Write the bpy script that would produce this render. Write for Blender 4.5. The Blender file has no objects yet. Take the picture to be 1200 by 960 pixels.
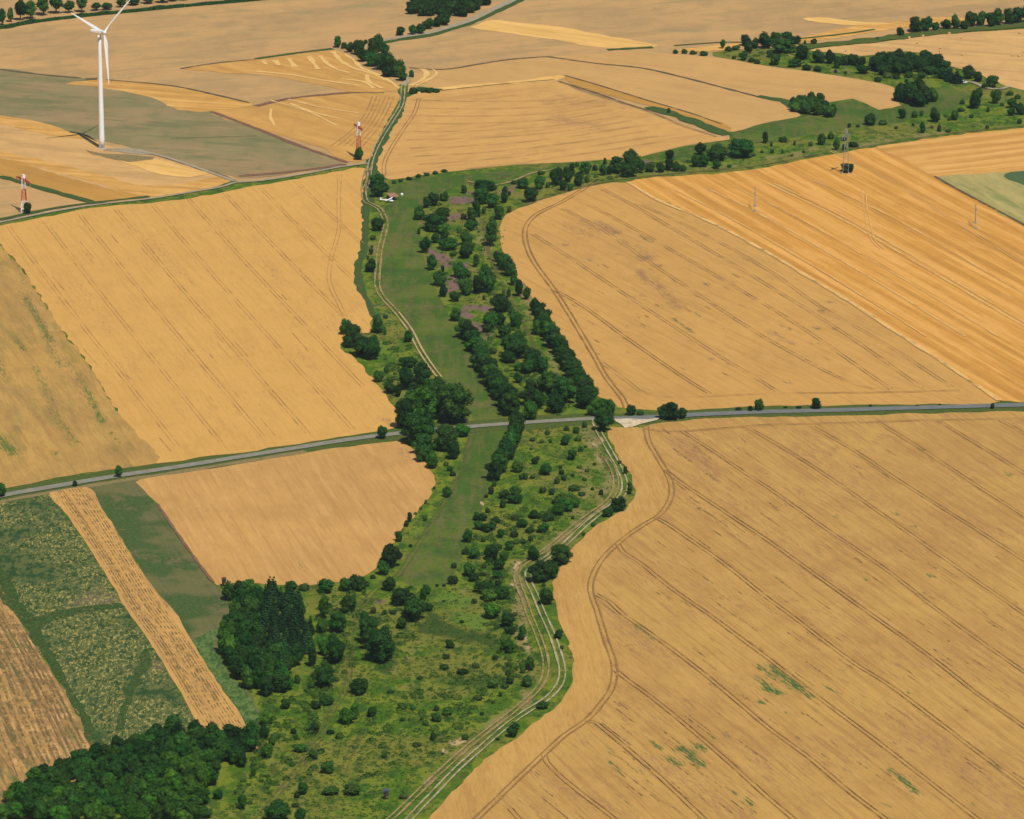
import bpy, math, random
import numpy as np
from mathutils import Vector, Matrix
from mathutils.geometry import delaunay_2d_cdt

random.seed(11)
R = math.radians
scene = bpy.context.scene
col = scene.collection

# ------------------------------------------------------------------ camera
PITCH = R(15.5); F = 1600.0 / math.tan(PITCH); H = 594.0
CY = -H / math.tan(PITCH)
CAM = Vector((0, CY, H))
FWD = Vector((0, math.cos(PITCH), -math.sin(PITCH)))
cam_data = bpy.data.cameras.new('camera')
cam = bpy.data.objects.new('camera', cam_data)
col.objects.link(cam)
cam.location = CAM
cam.rotation_euler = (math.pi / 2 - PITCH, 0, 0)
cam_data.sensor_width = 36.0
cam_data.lens = 36.0 * F / 1200.0
cam_data.clip_start = 1.0
cam_data.clip_end = 60000.0
scene.camera = cam

# ------------------------------------------------------------------ sky, sun, exposure
SUNV = Vector((17.0, -39.0, 66.0)).normalized()
SUN_EL = math.asin(SUNV.z)
SUN_AZ = math.atan2(SUNV.x, SUNV.y)
world = bpy.data.worlds.new('World')
scene.world = world
world.use_nodes = True
nt = world.node_tree
sky = nt.nodes.new('ShaderNodeTexSky')
sky.sky_type = 'NISHITA'
sky.sun_disc = False
sky.sun_elevation = SUN_EL
sky.sun_rotation = SUN_AZ
sky.altitude = 300
nt.links.new(sky.outputs[0], nt.nodes['Background'].inputs[0])
nt.nodes['Background'].inputs[1].default_value = 0.06
sd = bpy.data.lights.new('sun', 'SUN')
sd.energy = 4.0
sd.angle = R(0.53)
sd.color = (1.0, 0.95, 0.86)
sun = bpy.data.objects.new('sun', sd)
sun.rotation_euler = SUNV.to_track_quat('Z', 'Y').to_euler()
sun.location = (0, 0, 900)
col.objects.link(sun)
scene.view_settings.view_transform = 'Standard'
scene.view_settings.look = 'None'
scene.view_settings.exposure = 0.0
scene.view_settings.gamma = 1.0
HAZE = 1.5e-5

# ------------------------------------------------------------------ helpers: place on the ground
def G(px, py, z=0.0):
    u = (px - 600.0) / F; v = (py - 480.0) / F
    dy = math.cos(PITCH) - v * math.sin(PITCH)
    dz = -math.sin(PITCH) - v * math.cos(PITCH)
    t = (H - z) / -dz
    return (u * t, CY + dy * t)

def Gn(px, py):
    u = (px - 600.0) / F; v = (py - 480.0) / F
    dy = math.cos(PITCH) - v * math.sin(PITCH)
    dz = -math.sin(PITCH) - v * math.cos(PITCH)
    t = H / -dz
    return u * t, CY + dy * t

def scale_at(px, py):
    x, y = G(px, py)
    return F / (Vector((x, y, 0)) - CAM).dot(FWD)

def tag(o, label=None, cat=None, group=None, kind=None):
    if label: o['label'] = label
    if cat: o['category'] = cat
    if group: o['group'] = group
    if kind: o['kind'] = kind
    return o

def link(name, me, parent=None):
    o = bpy.data.objects.new(name, me)
    col.objects.link(o)
    if parent: o.parent = parent
    return o

def empty(name, loc, rz=0, scale=(1, 1, 1)):
    o = bpy.data.objects.new(name, None)
    o.empty_display_size = 1
    o.location = loc; o.rotation_euler = (0, 0, rz); o.scale = scale
    col.objects.link(o)
    return o

def smooth_line(pts, step=6.0, closed=False):
    """Catmull-Rom through ground points, resampled about every step metres"""
    P = [Vector(p) for p in pts]
    n = len(P); out = []
    rng = range(n) if closed else range(n - 1)
    for i in rng:
        if closed:
            a, b, c, d = P[(i - 1) % n], P[i], P[(i + 1) % n], P[(i + 2) % n]
        else:
            b, c = P[i], P[i + 1]
            a = P[i - 1] if i > 0 else b + (b - c)
            d = P[i + 2] if i + 2 < n else c + (c - b)
        L = (c - b).length
        k = max(1, int(L / step))
        t0 = 0.0
        t1 = t0 + max((b - a).length, 1e-3) ** 0.5
        t2 = t1 + max((c - b).length, 1e-3) ** 0.5
        t3 = t2 + max((d - c).length, 1e-3) ** 0.5
        for j in range(k):
            t = t1 + (t2 - t1) * j / k
            A1 = a * ((t1 - t) / (t1 - t0)) + b * ((t - t0) / (t1 - t0))
            A2 = b * ((t2 - t) / (t2 - t1)) + c * ((t - t1) / (t2 - t1))
            A3 = c * ((t3 - t) / (t3 - t2)) + d * ((t - t2) / (t3 - t2))
            B1 = A1 * ((t2 - t) / (t2 - t0)) + A2 * ((t - t0) / (t2 - t0))
            B2 = A2 * ((t3 - t) / (t3 - t1)) + A3 * ((t - t1) / (t3 - t1))
            out.append(B1 * ((t2 - t) / (t2 - t1)) + B2 * ((t - t1) / (t2 - t1)))
    if not closed: out.append(P[-1])
    return out

class Acc:
    """collects faces with material slots into one mesh"""
    def __init__(s): s.v = []; s.f = []; s.m = []; s.mats = []
    def slot(s, mat):
        if mat not in s.mats: s.mats.append(mat)
        return s.mats.index(mat)
    def face(s, pts, mat):
        i = len(s.v); s.v += [tuple(p) for p in pts]; s.f.append(tuple(range(i, i + len(pts)))); s.m.append(s.slot(mat))
    def mesh(s, name, smooth=False):
        me = bpy.data.meshes.new(name)
        me.from_pydata(s.v, [], s.f)
        for m in s.mats: me.materials.append(m)
        me.polygons.foreach_set('material_index', s.m)
        if smooth: me.polygons.foreach_set('use_smooth', [True] * len(s.f))
        me.update()
        return me
    def box(s, c, size, mat, rz=0.0):
        hx, hy, hz = [k / 2 for k in size]
        ca, sa = math.cos(rz), math.sin(rz)
        P = []
        for dz in (-hz, hz):
            for dx, dy in ((-hx, -hy), (hx, -hy), (hx, hy), (-hx, hy)):
                P.append((c[0] + dx * ca - dy * sa, c[1] + dx * sa + dy * ca, c[2] + dz))
        for q in ((3, 2, 1, 0), (4, 5, 6, 7), (0, 1, 5, 4), (1, 2, 6, 5), (2, 3, 7, 6), (3, 0, 4, 7)):
            s.face([P[i] for i in q], mat)
    def tube(s, a, b, ra, rb, mat, n=8, caps=True):
        a = Vector(a); b = Vector(b); d = (b - a).normalized()
        up = Vector((0, 0, 1)) if abs(d.z) < 0.95 else Vector((1, 0, 0))
        u = d.cross(up).normalized(); w = d.cross(u)
        i0 = len(s.v)
        for c, r in ((a, ra), (b, rb)):
            for k in range(n):
                t = 2 * math.pi * k / n
                s.v.append(tuple(c + (u * math.cos(t) + w * math.sin(t)) * r))
        sl = s.slot(mat)
        for k in range(n):
            s.f.append((i0 + k, i0 + n + k, i0 + n + (k + 1) % n, i0 + (k + 1) % n)); s.m.append(sl)
        if caps:
            s.f.append(tuple(i0 + k for k in range(n))); s.m.append(sl)
            s.f.append(tuple(i0 + n + k for k in reversed(range(n)))); s.m.append(sl)
    def loft(s, rings, mat, cap=True):
        i0 = len(s.v); n = len(rings[0]); sl = s.slot(mat)
        for r in rings: s.v += [tuple(p) for p in r]
        for j in range(len(rings) - 1):
            for k in range(n):
                a = i0 + j * n + k; b = i0 + j * n + (k + 1) % n
                s.f.append((a, b, b + n, a + n)); s.m.append(sl)
        if cap:
            s.f.append(tuple(i0 + k for k in reversed(range(n)))); s.m.append(sl)
            s.f.append(tuple(i0 + (len(rings) - 1) * n + k for k in range(n))); s.m.append(sl)

_rz = [0]
def ribbon(acc, pts_w, width, z, mat, jitter=0.12, offset=0.0):
    """a strip along a ground line, in metres"""
    _rz[0] += 1; z = z * 2 + (_rz[0] % 21) * 0.0035
    n = len(pts_w)
    if n < 2: return
    L = []; Rr = []
    for i in range(n):
        a = pts_w[max(0, i - 1)]; b = pts_w[min(n - 1, i + 1)]
        d = (b - a)
        if d.length < 1e-6: d = Vector((1, 0))
        d.normalize(); nrm = Vector((-d.y, d.x))
        w = width * 0.5 * (1 + random.uniform(-jitter, jitter))
        c = pts_w[i] + nrm * offset
        L.append(c + nrm * w); Rr.append(c - nrm * w)
    i0 = len(acc.v); sl = acc.slot(mat)
    for i in range(n):
        acc.v.append((L[i].x, L[i].y, z)); acc.v.append((Rr[i].x, Rr[i].y, z))
    for i in range(n - 1):
        a = i0 + 2 * i
        acc.f.append((a, a + 1, a + 3, a + 2)); acc.m.append(sl)

def wl(px, step=6.0):
    return smooth_line([G(*p) for p in px], step)

# ------------------------------------------------------------------ materials
def new_mat(name):
    m = bpy.data.materials.new(name); m.use_nodes = True
    t = m.node_tree
    for n in list(t.nodes): t.nodes.remove(n)
    out = t.nodes.new('ShaderNodeOutputMaterial')
    return m, t, out

class NT:
    def __init__(s, t): s.t = t
    def n(s, typ, **kw):
        nd = s.t.nodes.new(typ)
        for k, v in kw.items(): setattr(nd, k, v)
        return nd
    def l(s, a, b): s.t.links.new(a, b)
    def val(s, sock, v):
        if hasattr(v, 'is_linked') or isinstance(v, bpy.types.NodeSocket): s.l(v, sock)
        else: sock.default_value = v
    def math(s, op, a, b=None, c=None, clamp=False):
        nd = s.n('ShaderNodeMath', operation=op, use_clamp=clamp)
        s.val(nd.inputs[0], a)
        if b is not None: s.val(nd.inputs[1], b)
        if c is not None: s.val(nd.inputs[2], c)
        return nd.outputs[0]
    def ramp(s, x, a, b, lo=0.0, hi=1.0, smooth=True):
        nd = s.n('ShaderNodeMapRange')
        nd.interpolation_type = 'SMOOTHSTEP' if smooth else 'LINEAR'
        nd.clamp = True
        s.val(nd.inputs[0], x); nd.inputs[1].default_value = a; nd.inputs[2].default_value = b
        nd.inputs[3].default_value = lo; nd.inputs[4].default_value = hi
        return nd.outputs[0]
    def mix(s, f, a, b, mode='MIX'):
        nd = s.n('ShaderNodeMix', data_type='RGBA', blend_type=mode)
        s.val(nd.inputs[0], f)
        for i, c in ((6, a), (7, b)):
            if isinstance(c, tuple): nd.inputs[i].default_value = (c[0], c[1], c[2], 1)
            else: s.l(c, nd.inputs[i])
        return nd.outputs[2]
    def mapping(s, vec, rz=0.0, sc=(1, 1, 1), loc=(0, 0, 0)):
        nd = s.n('ShaderNodeMapping', vector_type='POINT')
        s.l(vec, nd.inputs[0])
        nd.inputs[1].default_value = loc
        nd.inputs[2].default_value = (0, 0, rz)
        nd.inputs[3].default_value = sc
        return nd.outputs[0]
    def noise(s, vec, scale, detail=3, rough=0.55, dist=0.0):
        nd = s.n('ShaderNodeTexNoise')
        s.l(vec, nd.inputs['Vector'])
        nd.inputs['Scale'].default_value = scale
        nd.inputs['Detail'].default_value = detail
        nd.inputs['Roughness'].default_value = rough
        nd.inputs['Distortion'].default_value = dist
        return nd.outputs[0]

def rot_then_scale(N, vec, ang, sc, loc=(0, 0, 0)):
    a = N.mapping(vec, rz=-ang)           # x runs along the rows
    return N.mapping(a, sc=sc, loc=loc)

def finish(N, out, colr, rough=0.9, bump=None, bstr=0.3, spec=0.15):
    bs = N.n('ShaderNodeBsdfPrincipled')
    if isinstance(colr, tuple): bs.inputs['Base Color'].default_value = (*colr, 1)
    else: N.l(colr, bs.inputs['Base Color'])
    bs.inputs['Roughness'].default_value = rough
    bs.inputs['Specular IOR Level'].default_value = spec
    if bump is not None:
        b = N.n('ShaderNodeBump'); b.inputs['Strength'].default_value = bstr; b.inputs['Distance'].default_value = 0.5
        N.l(bump, b.inputs['Height']); N.l(b.outputs[0], bs.inputs['Normal'])
    N.l(bs.outputs[0], out.inputs[0])
    return bs

def angle_of(p, q):
    a = G(*p); b = G(*q)
    return math.atan2(b[1] - a[1], b[0] - a[0])

def crop_mat(name, base, alt, dark, light, rows, streak=0.5, across=0.55, blotch=0.5, speck=0.35, stripes=0.0, stripe_w=4.0,
             weed=(0.055, 0.12, 0.028), weed_noise=0.0, brown=(0.30, 0.16, 0.08), brown_amt=0.0, seed=0):
    if name not in ('grey_green', 'dark_crop', 'pale_green_crop'):
        far = name in ('tan_far', 'tan_mid', 'bale_field', 'wheat_track')
        k = (1.03, 0.98, 0.88) if far else ((0.98, 0.985, 0.90) if name in ('wheat_near', 'wheat_headland', 'wheat_small', 'strip_stubble', 'corner_stubble') else (1.03, 0.98, 0.84))
        base, alt, dark, light = [tuple(a * b for a, b in zip(c, k)) for c in (base, alt, dark, light)]
    m, t, out = new_mat(name); N = NT(t)
    co = N.n('ShaderNodeTexCoord').outputs['Object']
    ang = angle_of(*rows)
    big = N.noise(N.mapping(co, loc=(seed * 37, seed * 11, 0)), 0.012, 4, 0.6)
    c = N.mix(N.math('MULTIPLY', N.ramp(big, 0.42, 0.58), blotch), base, alt)
    sv = rot_then_scale(N, co, ang, (0.012, across * 0.8, 1), (seed, seed * 3, 0))
    st = N.noise(sv, 1.0, 4, 0.65)
    c = N.mix(N.math('MULTIPLY', N.ramp(st, 0.50, 0.62), min(1.0, streak * 1.3)), c, dark)
    sv2 = rot_then_scale(N, co, ang, (0.02, across * 0.45, 1), (seed * 5, seed, 0))
    st2 = N.noise(sv2, 1.0, 2, 0.5)
    c = N.mix(N.math('MULTIPLY', N.ramp(st2, 0.51, 0.64), min(1.0, streak)), c, light)
    if stripes > 0:
        sv3 = rot_then_scale(N, co, ang, (0.0022, 1.0 / stripe_w, 1), (seed, 0, 0))
        s3 = N.noise(sv3, 1.0, 1.5, 0.6)
        c = N.mix(N.math('MULTIPLY', N.ramp(s3, 0.40, 0.48, 1, 0), stripes), c, dark)
        c = N.mix(N.math('MULTIPLY', N.ramp(s3, 0.53, 0.62), stripes), c, light)
    # short darker dashes lying in the rows
    dv = rot_then_scale(N, co, ang, (0.09, across * 1.6, 1), (seed * 2, seed * 7, 0))
    ds = N.noise(dv, 1.0, 2, 0.7)
    reg = N.noise(co, 0.018, 2, 0.5)
    c = N.mix(N.math('MULTIPLY', N.math('MULTIPLY', N.ramp(ds, 0.54, 0.64), N.ramp(reg, 0.44, 0.58)), brown_amt), c, brown)
    fine = N.noise(rot_then_scale(N, co, ang, (0.10, 1.0, 1), (seed, 2, 0)), 1.0, 5, 0.85)
    c = N.mix(N.math('MULTIPLY', N.ramp(fine, 0.48, 0.66), min(1.0, speck * 1.5)), c, dark)
    c = N.mix(N.math('MULTIPLY', N.ramp(fine, 0.52, 0.34), min(1.0, speck * 1.3)), c, light)
    mid = N.noise(N.mapping(co, sc=(1, 0.5, 1), loc=(seed * 9, 4, 0)), 0.085, 4, 0.65)
    c = N.mix(N.math('MULTIPLY', N.ramp(mid, 0.50, 0.66), 0.35 * blotch), c, dark)
    c = N.mix(N.math('MULTIPLY', N.ramp(mid, 0.48, 0.36), 0.25 * blotch), c, light)
    if weed_noise > 0:
        wv = rot_then_scale(N, co, ang, (0.02, 0.10, 1), (seed, 0, 0))
        wn = N.noise(wv, 1.0, 5, 0.65)
        c = N.mix(N.math('MULTIPLY', N.ramp(wn, 0.52, 0.66), weed_noise), c, weed)
    at = N.n('ShaderNodeAttribute', attribute_name='patch')
    sep = N.n('ShaderNodeSeparateColor'); N.l(at.outputs['Color'], sep.inputs[0])
    pn = N.noise(rot_then_scale(N, co, ang, (0.16, 1.3, 1)), 1.0, 5, 0.75)
    wk = N.ramp(N.math('ADD', sep.outputs[0], N.math('MULTIPLY', N.math('SUBTRACT', pn, 0.5), 3.6)), 0.40, 1.15)
    wk = N.math('MULTIPLY', wk, N.ramp(sep.outputs[0], 0.02, 0.15))
    c = N.mix(wk, c, weed)
    bk = N.ramp(N.math('ADD', sep.outputs[1], N.math('MULTIPLY', N.math('SUBTRACT', pn, 0.5), 3.2)), 0.30, 0.85)
    bk = N.math('MULTIPLY', bk, N.ramp(sep.outputs[1], 0.02, 0.15))
    c = N.mix(N.math('MULTIPLY', bk, 0.75), c, brown)
    finish(N, out, c, 0.85, st, 0.15, 0.1)
    return m

def plain_mat(name, c1, c2, scale=0.6, rough=0.8, spec=0.2, metallic=0.0):
    m, t, out = new_mat(name); N = NT(t)
    co = N.n('ShaderNodeTexCoord').outputs['Object']
    n = N.noise(co, scale, 3, 0.6)
    bs = finish(N, out, N.mix(N.ramp(n, 0.3, 0.7), c1, c2), rough, None, 0, spec)
    bs.inputs['Metallic'].default_value = metallic
    return m

def broken_mat(name, c1, c2, cover=0.5, scale=0.25, soft=0.12):
    """strip surface that lets what lies below show through in worn gaps"""
    m, t, out = new_mat(name); N = NT(t)
    co = N.n('ShaderNodeTexCoord').outputs['Object']
    n = N.noise(co, scale, 4, 0.65)
    n2 = N.noise(co, 0.7, 2, 0.5)
    bs = finish(N, out, N.mix(N.ramp(n2, 0.3, 0.7), c1, c2), 0.9, None, 0, 0.1)
    tr = N.n('ShaderNodeBsdfTransparent'); mx = N.n('ShaderNodeMixShader')
    N.l(N.ramp(n, 1 - cover - soft, 1 - cover + soft), mx.inputs[0])
    N.l(tr.outputs[0], mx.inputs[1]); N.l(bs.outputs[0], mx.inputs[2])
    N.l(mx.outputs[0], out.inputs[0])
    return m

WHEAT_ROWS = ((780, 551), (1020, 720))
M = {}
M['wheat_near'] = crop_mat('wheat_near', (0.505, 0.292, 0.084), (0.455, 0.250, 0.078), (0.35, 0.18, 0.058), (0.58, 0.345, 0.105),
                           ((900, 634), (1200, 852)), streak=0.42, across=0.6, blotch=0.8, speck=0.25, brown_amt=0.6, seed=1)
M['wheat_headland'] = crop_mat('wheat_headland', (0.53, 0.30, 0.085), (0.47, 0.26, 0.075), (0.38, 0.2, 0.06), (0.6, 0.36, 0.12),
                           ((692, 687), (700, 717)), streak=0.3, across=0.4, blotch=0.6, speck=0.35, brown_amt=0.1, seed=2)
M['wheat_left'] = crop_mat('wheat_left', (0.60, 0.35, 0.105), (0.57, 0.325, 0.098), (0.42, 0.245, 0.075), (0.68, 0.40, 0.125),
                           ((50, 260), (225, 480)), streak=0.18, across=0.55, blotch=0.5, speck=0.16, brown_amt=0.2, seed=3)
M['wheat_stained'] = crop_mat('wheat_stained', (0.46, 0.28, 0.085), (0.38, 0.235, 0.082), (0.29, 0.18, 0.065), (0.55, 0.35, 0.11),
                           ((0, 287), (155, 500)), streak=0.35, across=0.35, blotch=0.8, speck=0.3, weed=(0.11, 0.145, 0.03), weed_noise=0.3, brown_amt=0.25, seed=4)
M['wheat_small'] = crop_mat('wheat_small', (0.57, 0.31, 0.10), (0.48, 0.265, 0.09), (0.40, 0.21, 0.075), (0.66, 0.38, 0.14),
                           ((300, 560), (375, 672)), streak=0.35, across=0.6, blotch=0.6, speck=0.2, brown_amt=0.15, seed=5)
M['wheat_right'] = crop_mat('wheat_right', (0.55, 0.315, 0.097), (0.49, 0.28, 0.088), (0.38, 0.215, 0.07), (0.60, 0.36, 0.125),
                           ((700, 357), (900, 462)), streak=0.3, across=0.45, blotch=0.6, speck=0.2, brown=(0.25, 0.14, 0.07), weed=(0.16, 0.13, 0.055), brown_amt=0.2, seed=6)
M['stubble_right'] = crop_mat('stubble_right', (0.60, 0.305, 0.068), (0.55, 0.28, 0.062), (0.41, 0.20, 0.043), (0.76, 0.43, 0.14),
                           ((785, 240), (1165, 465)), streak=0.4, across=0.4, blotch=0.4, speck=0.15, stripes=0.5, stripe_w=6, seed=7)
M['stubble_far_right'] = crop_mat('stubble_far_right', (0.59, 0.315, 0.09), (0.55, 0.28, 0.078), (0.44, 0.23, 0.06), (0.72, 0.43, 0.15),
                           ((1040, 186), (1200, 168)), streak=0.5, across=0.3, blotch=0.5, speck=0.2, stripes=0.5, stripe_w=9, seed=8)
M['pale_green_crop'] = crop_mat('pale_green_crop', (0.42, 0.33, 0.11), (0.37, 0.31, 0.11), (0.26, 0.24, 0.08), (0.5, 0.4, 0.15),
                           ((1095, 207), (1157, 240)), streak=0.5, across=0.3, blotch=0.7, speck=0.3, weed=(0.15, 0.20, 0.05), weed_noise=0.5, seed=9)
M['tan_far'] = crop_mat('tan_far', (0.51, 0.315, 0.137), (0.43, 0.278, 0.130), (0.34, 0.235, 0.11), (0.54, 0.34, 0.145),
                           ((0, 100), (400, 60)), streak=0.4, across=0.06, blotch=1.0, speck=0.2, weed=(0.27, 0.235, 0.10), weed_noise=0.35, seed=10)
M['tan_mid'] = crop_mat('tan_mid', (0.55, 0.335, 0.125), (0.50, 0.305, 0.118), (0.42, 0.25, 0.1), (0.60, 0.37, 0.14),
                           ((700, 80), (900, 105)), streak=0.25, across=0.12, blotch=0.7, speck=0.15, seed=11)
M['wheat_track'] = crop_mat('wheat_track', (0.58, 0.34, 0.112), (0.54, 0.31, 0.102), (0.42, 0.235, 0.085), (0.62, 0.38, 0.125),
                           ((600, 190), (850, 158)), streak=0.3, across=0.15, blotch=0.7, speck=0.2, brown_amt=0.25, seed=12)
M['grey_green'] = crop_mat('grey_green', (0.245, 0.198, 0.086), (0.34, 0.22, 0.105), (0.14, 0.15, 0.062), (0.31, 0.24, 0.11),
                           ((125, 160), (350, 175)), streak=0.4, across=0.05, blotch=0.9, speck=0.3, weed=(0.125, 0.16, 0.058), weed_noise=0.55, seed=13)
M['ochre'] = crop_mat('ochre', (0.60, 0.335, 0.095), (0.53, 0.29, 0.08), (0.43, 0.235, 0.065), (0.72, 0.44, 0.15),
                           ((300, 95), (450, 105)), streak=0.5, across=0.2, blotch=0.7, speck=0.2, stripes=0.4, stripe_w=6, seed=14)
M['ochre_arc'] = crop_mat('ochre_arc', (0.54, 0.30, 0.09), (0.48, 0.275, 0.085), (0.40, 0.22, 0.065), (0.64, 0.38, 0.12),
                           ((300, 145), (420, 180)), streak=0.4, across=0.2, blotch=0.8, speck=0.2, stripes=0.3, stripe_w=8, seed=15)
M['ochre_dark'] = crop_mat('ochre_dark', (0.47, 0.255, 0.062), (0.43, 0.235, 0.058), (0.36, 0.2, 0.055), (0.54, 0.3, 0.08),
                           ((0, 190), (175, 235)), streak=0.4, across=0.2, blotch=0.5, speck=0.2, seed=16)
M['bright_straw'] = crop_mat('bright_straw', (0.72, 0.45, 0.155), (0.66, 0.40, 0.13), (0.56, 0.33, 0.105), (0.82, 0.53, 0.2),
                           ((600, 33), (725, 50)), streak=0.5, across=0.2, blotch=0.6, speck=0.15, seed=17)
M['bale_field'] = crop_mat('bale_field', (0.60, 0.37, 0.15), (0.53, 0.325, 0.14), (0.43, 0.27, 0.115), (0.68, 0.43, 0.17),
                           ((1000, 60), (1200, 75)), streak=0.5, across=0.1, blotch=0.8, speck=0.15, seed=18)
M['strip_stubble'] = crop_mat('strip_stubble', (0.57, 0.315, 0.10), (0.53, 0.29, 0.095), (0.26, 0.16, 0.06), (0.66, 0.38, 0.13),
                           ((80, 590), (260, 840)), streak=0.25, across=0.5, blotch=0.5, speck=0.2, brown=(0.13, 0.09, 0.035), brown_amt=0.35, seed=19)
M['corner_stubble'] = crop_mat('corner_stubble', (0.40, 0.22, 0.08), (0.27, 0.165, 0.065), (0.15, 0.115, 0.045), (0.52, 0.3, 0.1),
                           ((22, 725), (100, 860)), streak=0.95, across=0.4, blotch=0.95, speck=0.6, weed=(0.10, 0.13, 0.04), weed_noise=0.75, brown=(0.17, 0.09, 0.045), brown_amt=0.8, seed=20)
M['dark_crop'] = crop_mat('dark_crop', (0.07, 0.12, 0.045), (0.08, 0.13, 0.05), (0.05, 0.09, 0.035), (0.1, 0.15, 0.05),
                           ((1177, 204), (1200, 217)), streak=0.3, blotch=0.3, speck=0.3, seed=21)

def meadow_strip_mat():
    m, t, out = new_mat('pasture'); N = NT(t)
    co = N.n('ShaderNodeTexCoord').outputs['Object']
    a = angle_of((104, 572), (265, 790))
    c = N.mix(N.ramp(N.noise(co, 0.02, 4, 0.6), 0.45, 0.56), (0.048, 0.092, 0.020), (0.135, 0.130, 0.045))
    c = N.mix(N.math('MULTIPLY', N.ramp(N.noise(co, 0.05, 5, 0.75), 0.52, 0.64), 0.6), c, (0.21, 0.14, 0.070))
    s = N.noise(rot_then_scale(N, co, a, (0.02, 0.5, 1)), 1.0, 3, 0.6)
    c = N.mix(N.math('MULTIPLY', N.ramp(s, 0.5, 0.75), 0.5), c, (0.035, 0.07, 0.02))
    c = N.mix(N.math('MULTIPLY', N.ramp(N.noise(co, 0.8, 2, 0.6), 0.4, 0.8), 0.5), c, (0.17, 0.17, 0.07))
    finish(N, out, c, 0.9, s, 0.3, 0.1)
    return m
M['pasture'] = meadow_strip_mat()

def weedy_mat():
    m, t, out = new_mat('flowering_weeds'); N = NT(t)
    co = N.n('ShaderNodeTexCoord').outputs['Object']
    big = N.noise(co, 0.02, 4, 0.6)
    c = N.mix(N.ramp(N.noise(N.mapping(co, sc=(1, 0.5, 1)), 0.3, 4, 0.7), 0.42, 0.58), (0.022, 0.062, 0.016), (0.095, 0.12, 0.034))
    c = N.mix(N.math('MULTIPLY', N.ramp(big, 0.58, 0.68), 0.7), c, (0.15, 0.12, 0.06))
    cl = N.noise(N.mapping(co, sc=(1.0, 0.36, 1)), 0.85, 4, 0.8, 0.6)
    dens = N.ramp(N.noise(co, 0.022, 3, 0.5), 0.36, 0.50)
    k = N.math('MULTIPLY', N.ramp(cl, 0.50, 0.62), dens)
    c = N.mix(N.math('MULTIPLY', k, 0.85), c, (0.44, 0.35, 0.10))
    k2 = N.ramp(N.noise(co, 0.9, 2, 0.7), 0.62, 0.75)
    c = N.mix(N.math('MULTIPLY', k2, 0.55), c, (0.30, 0.27, 0.12))
    finish(N, out, c, 0.9, cl, 0.5, 0.1)
    return m
M['weedy'] = weedy_mat()

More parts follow.
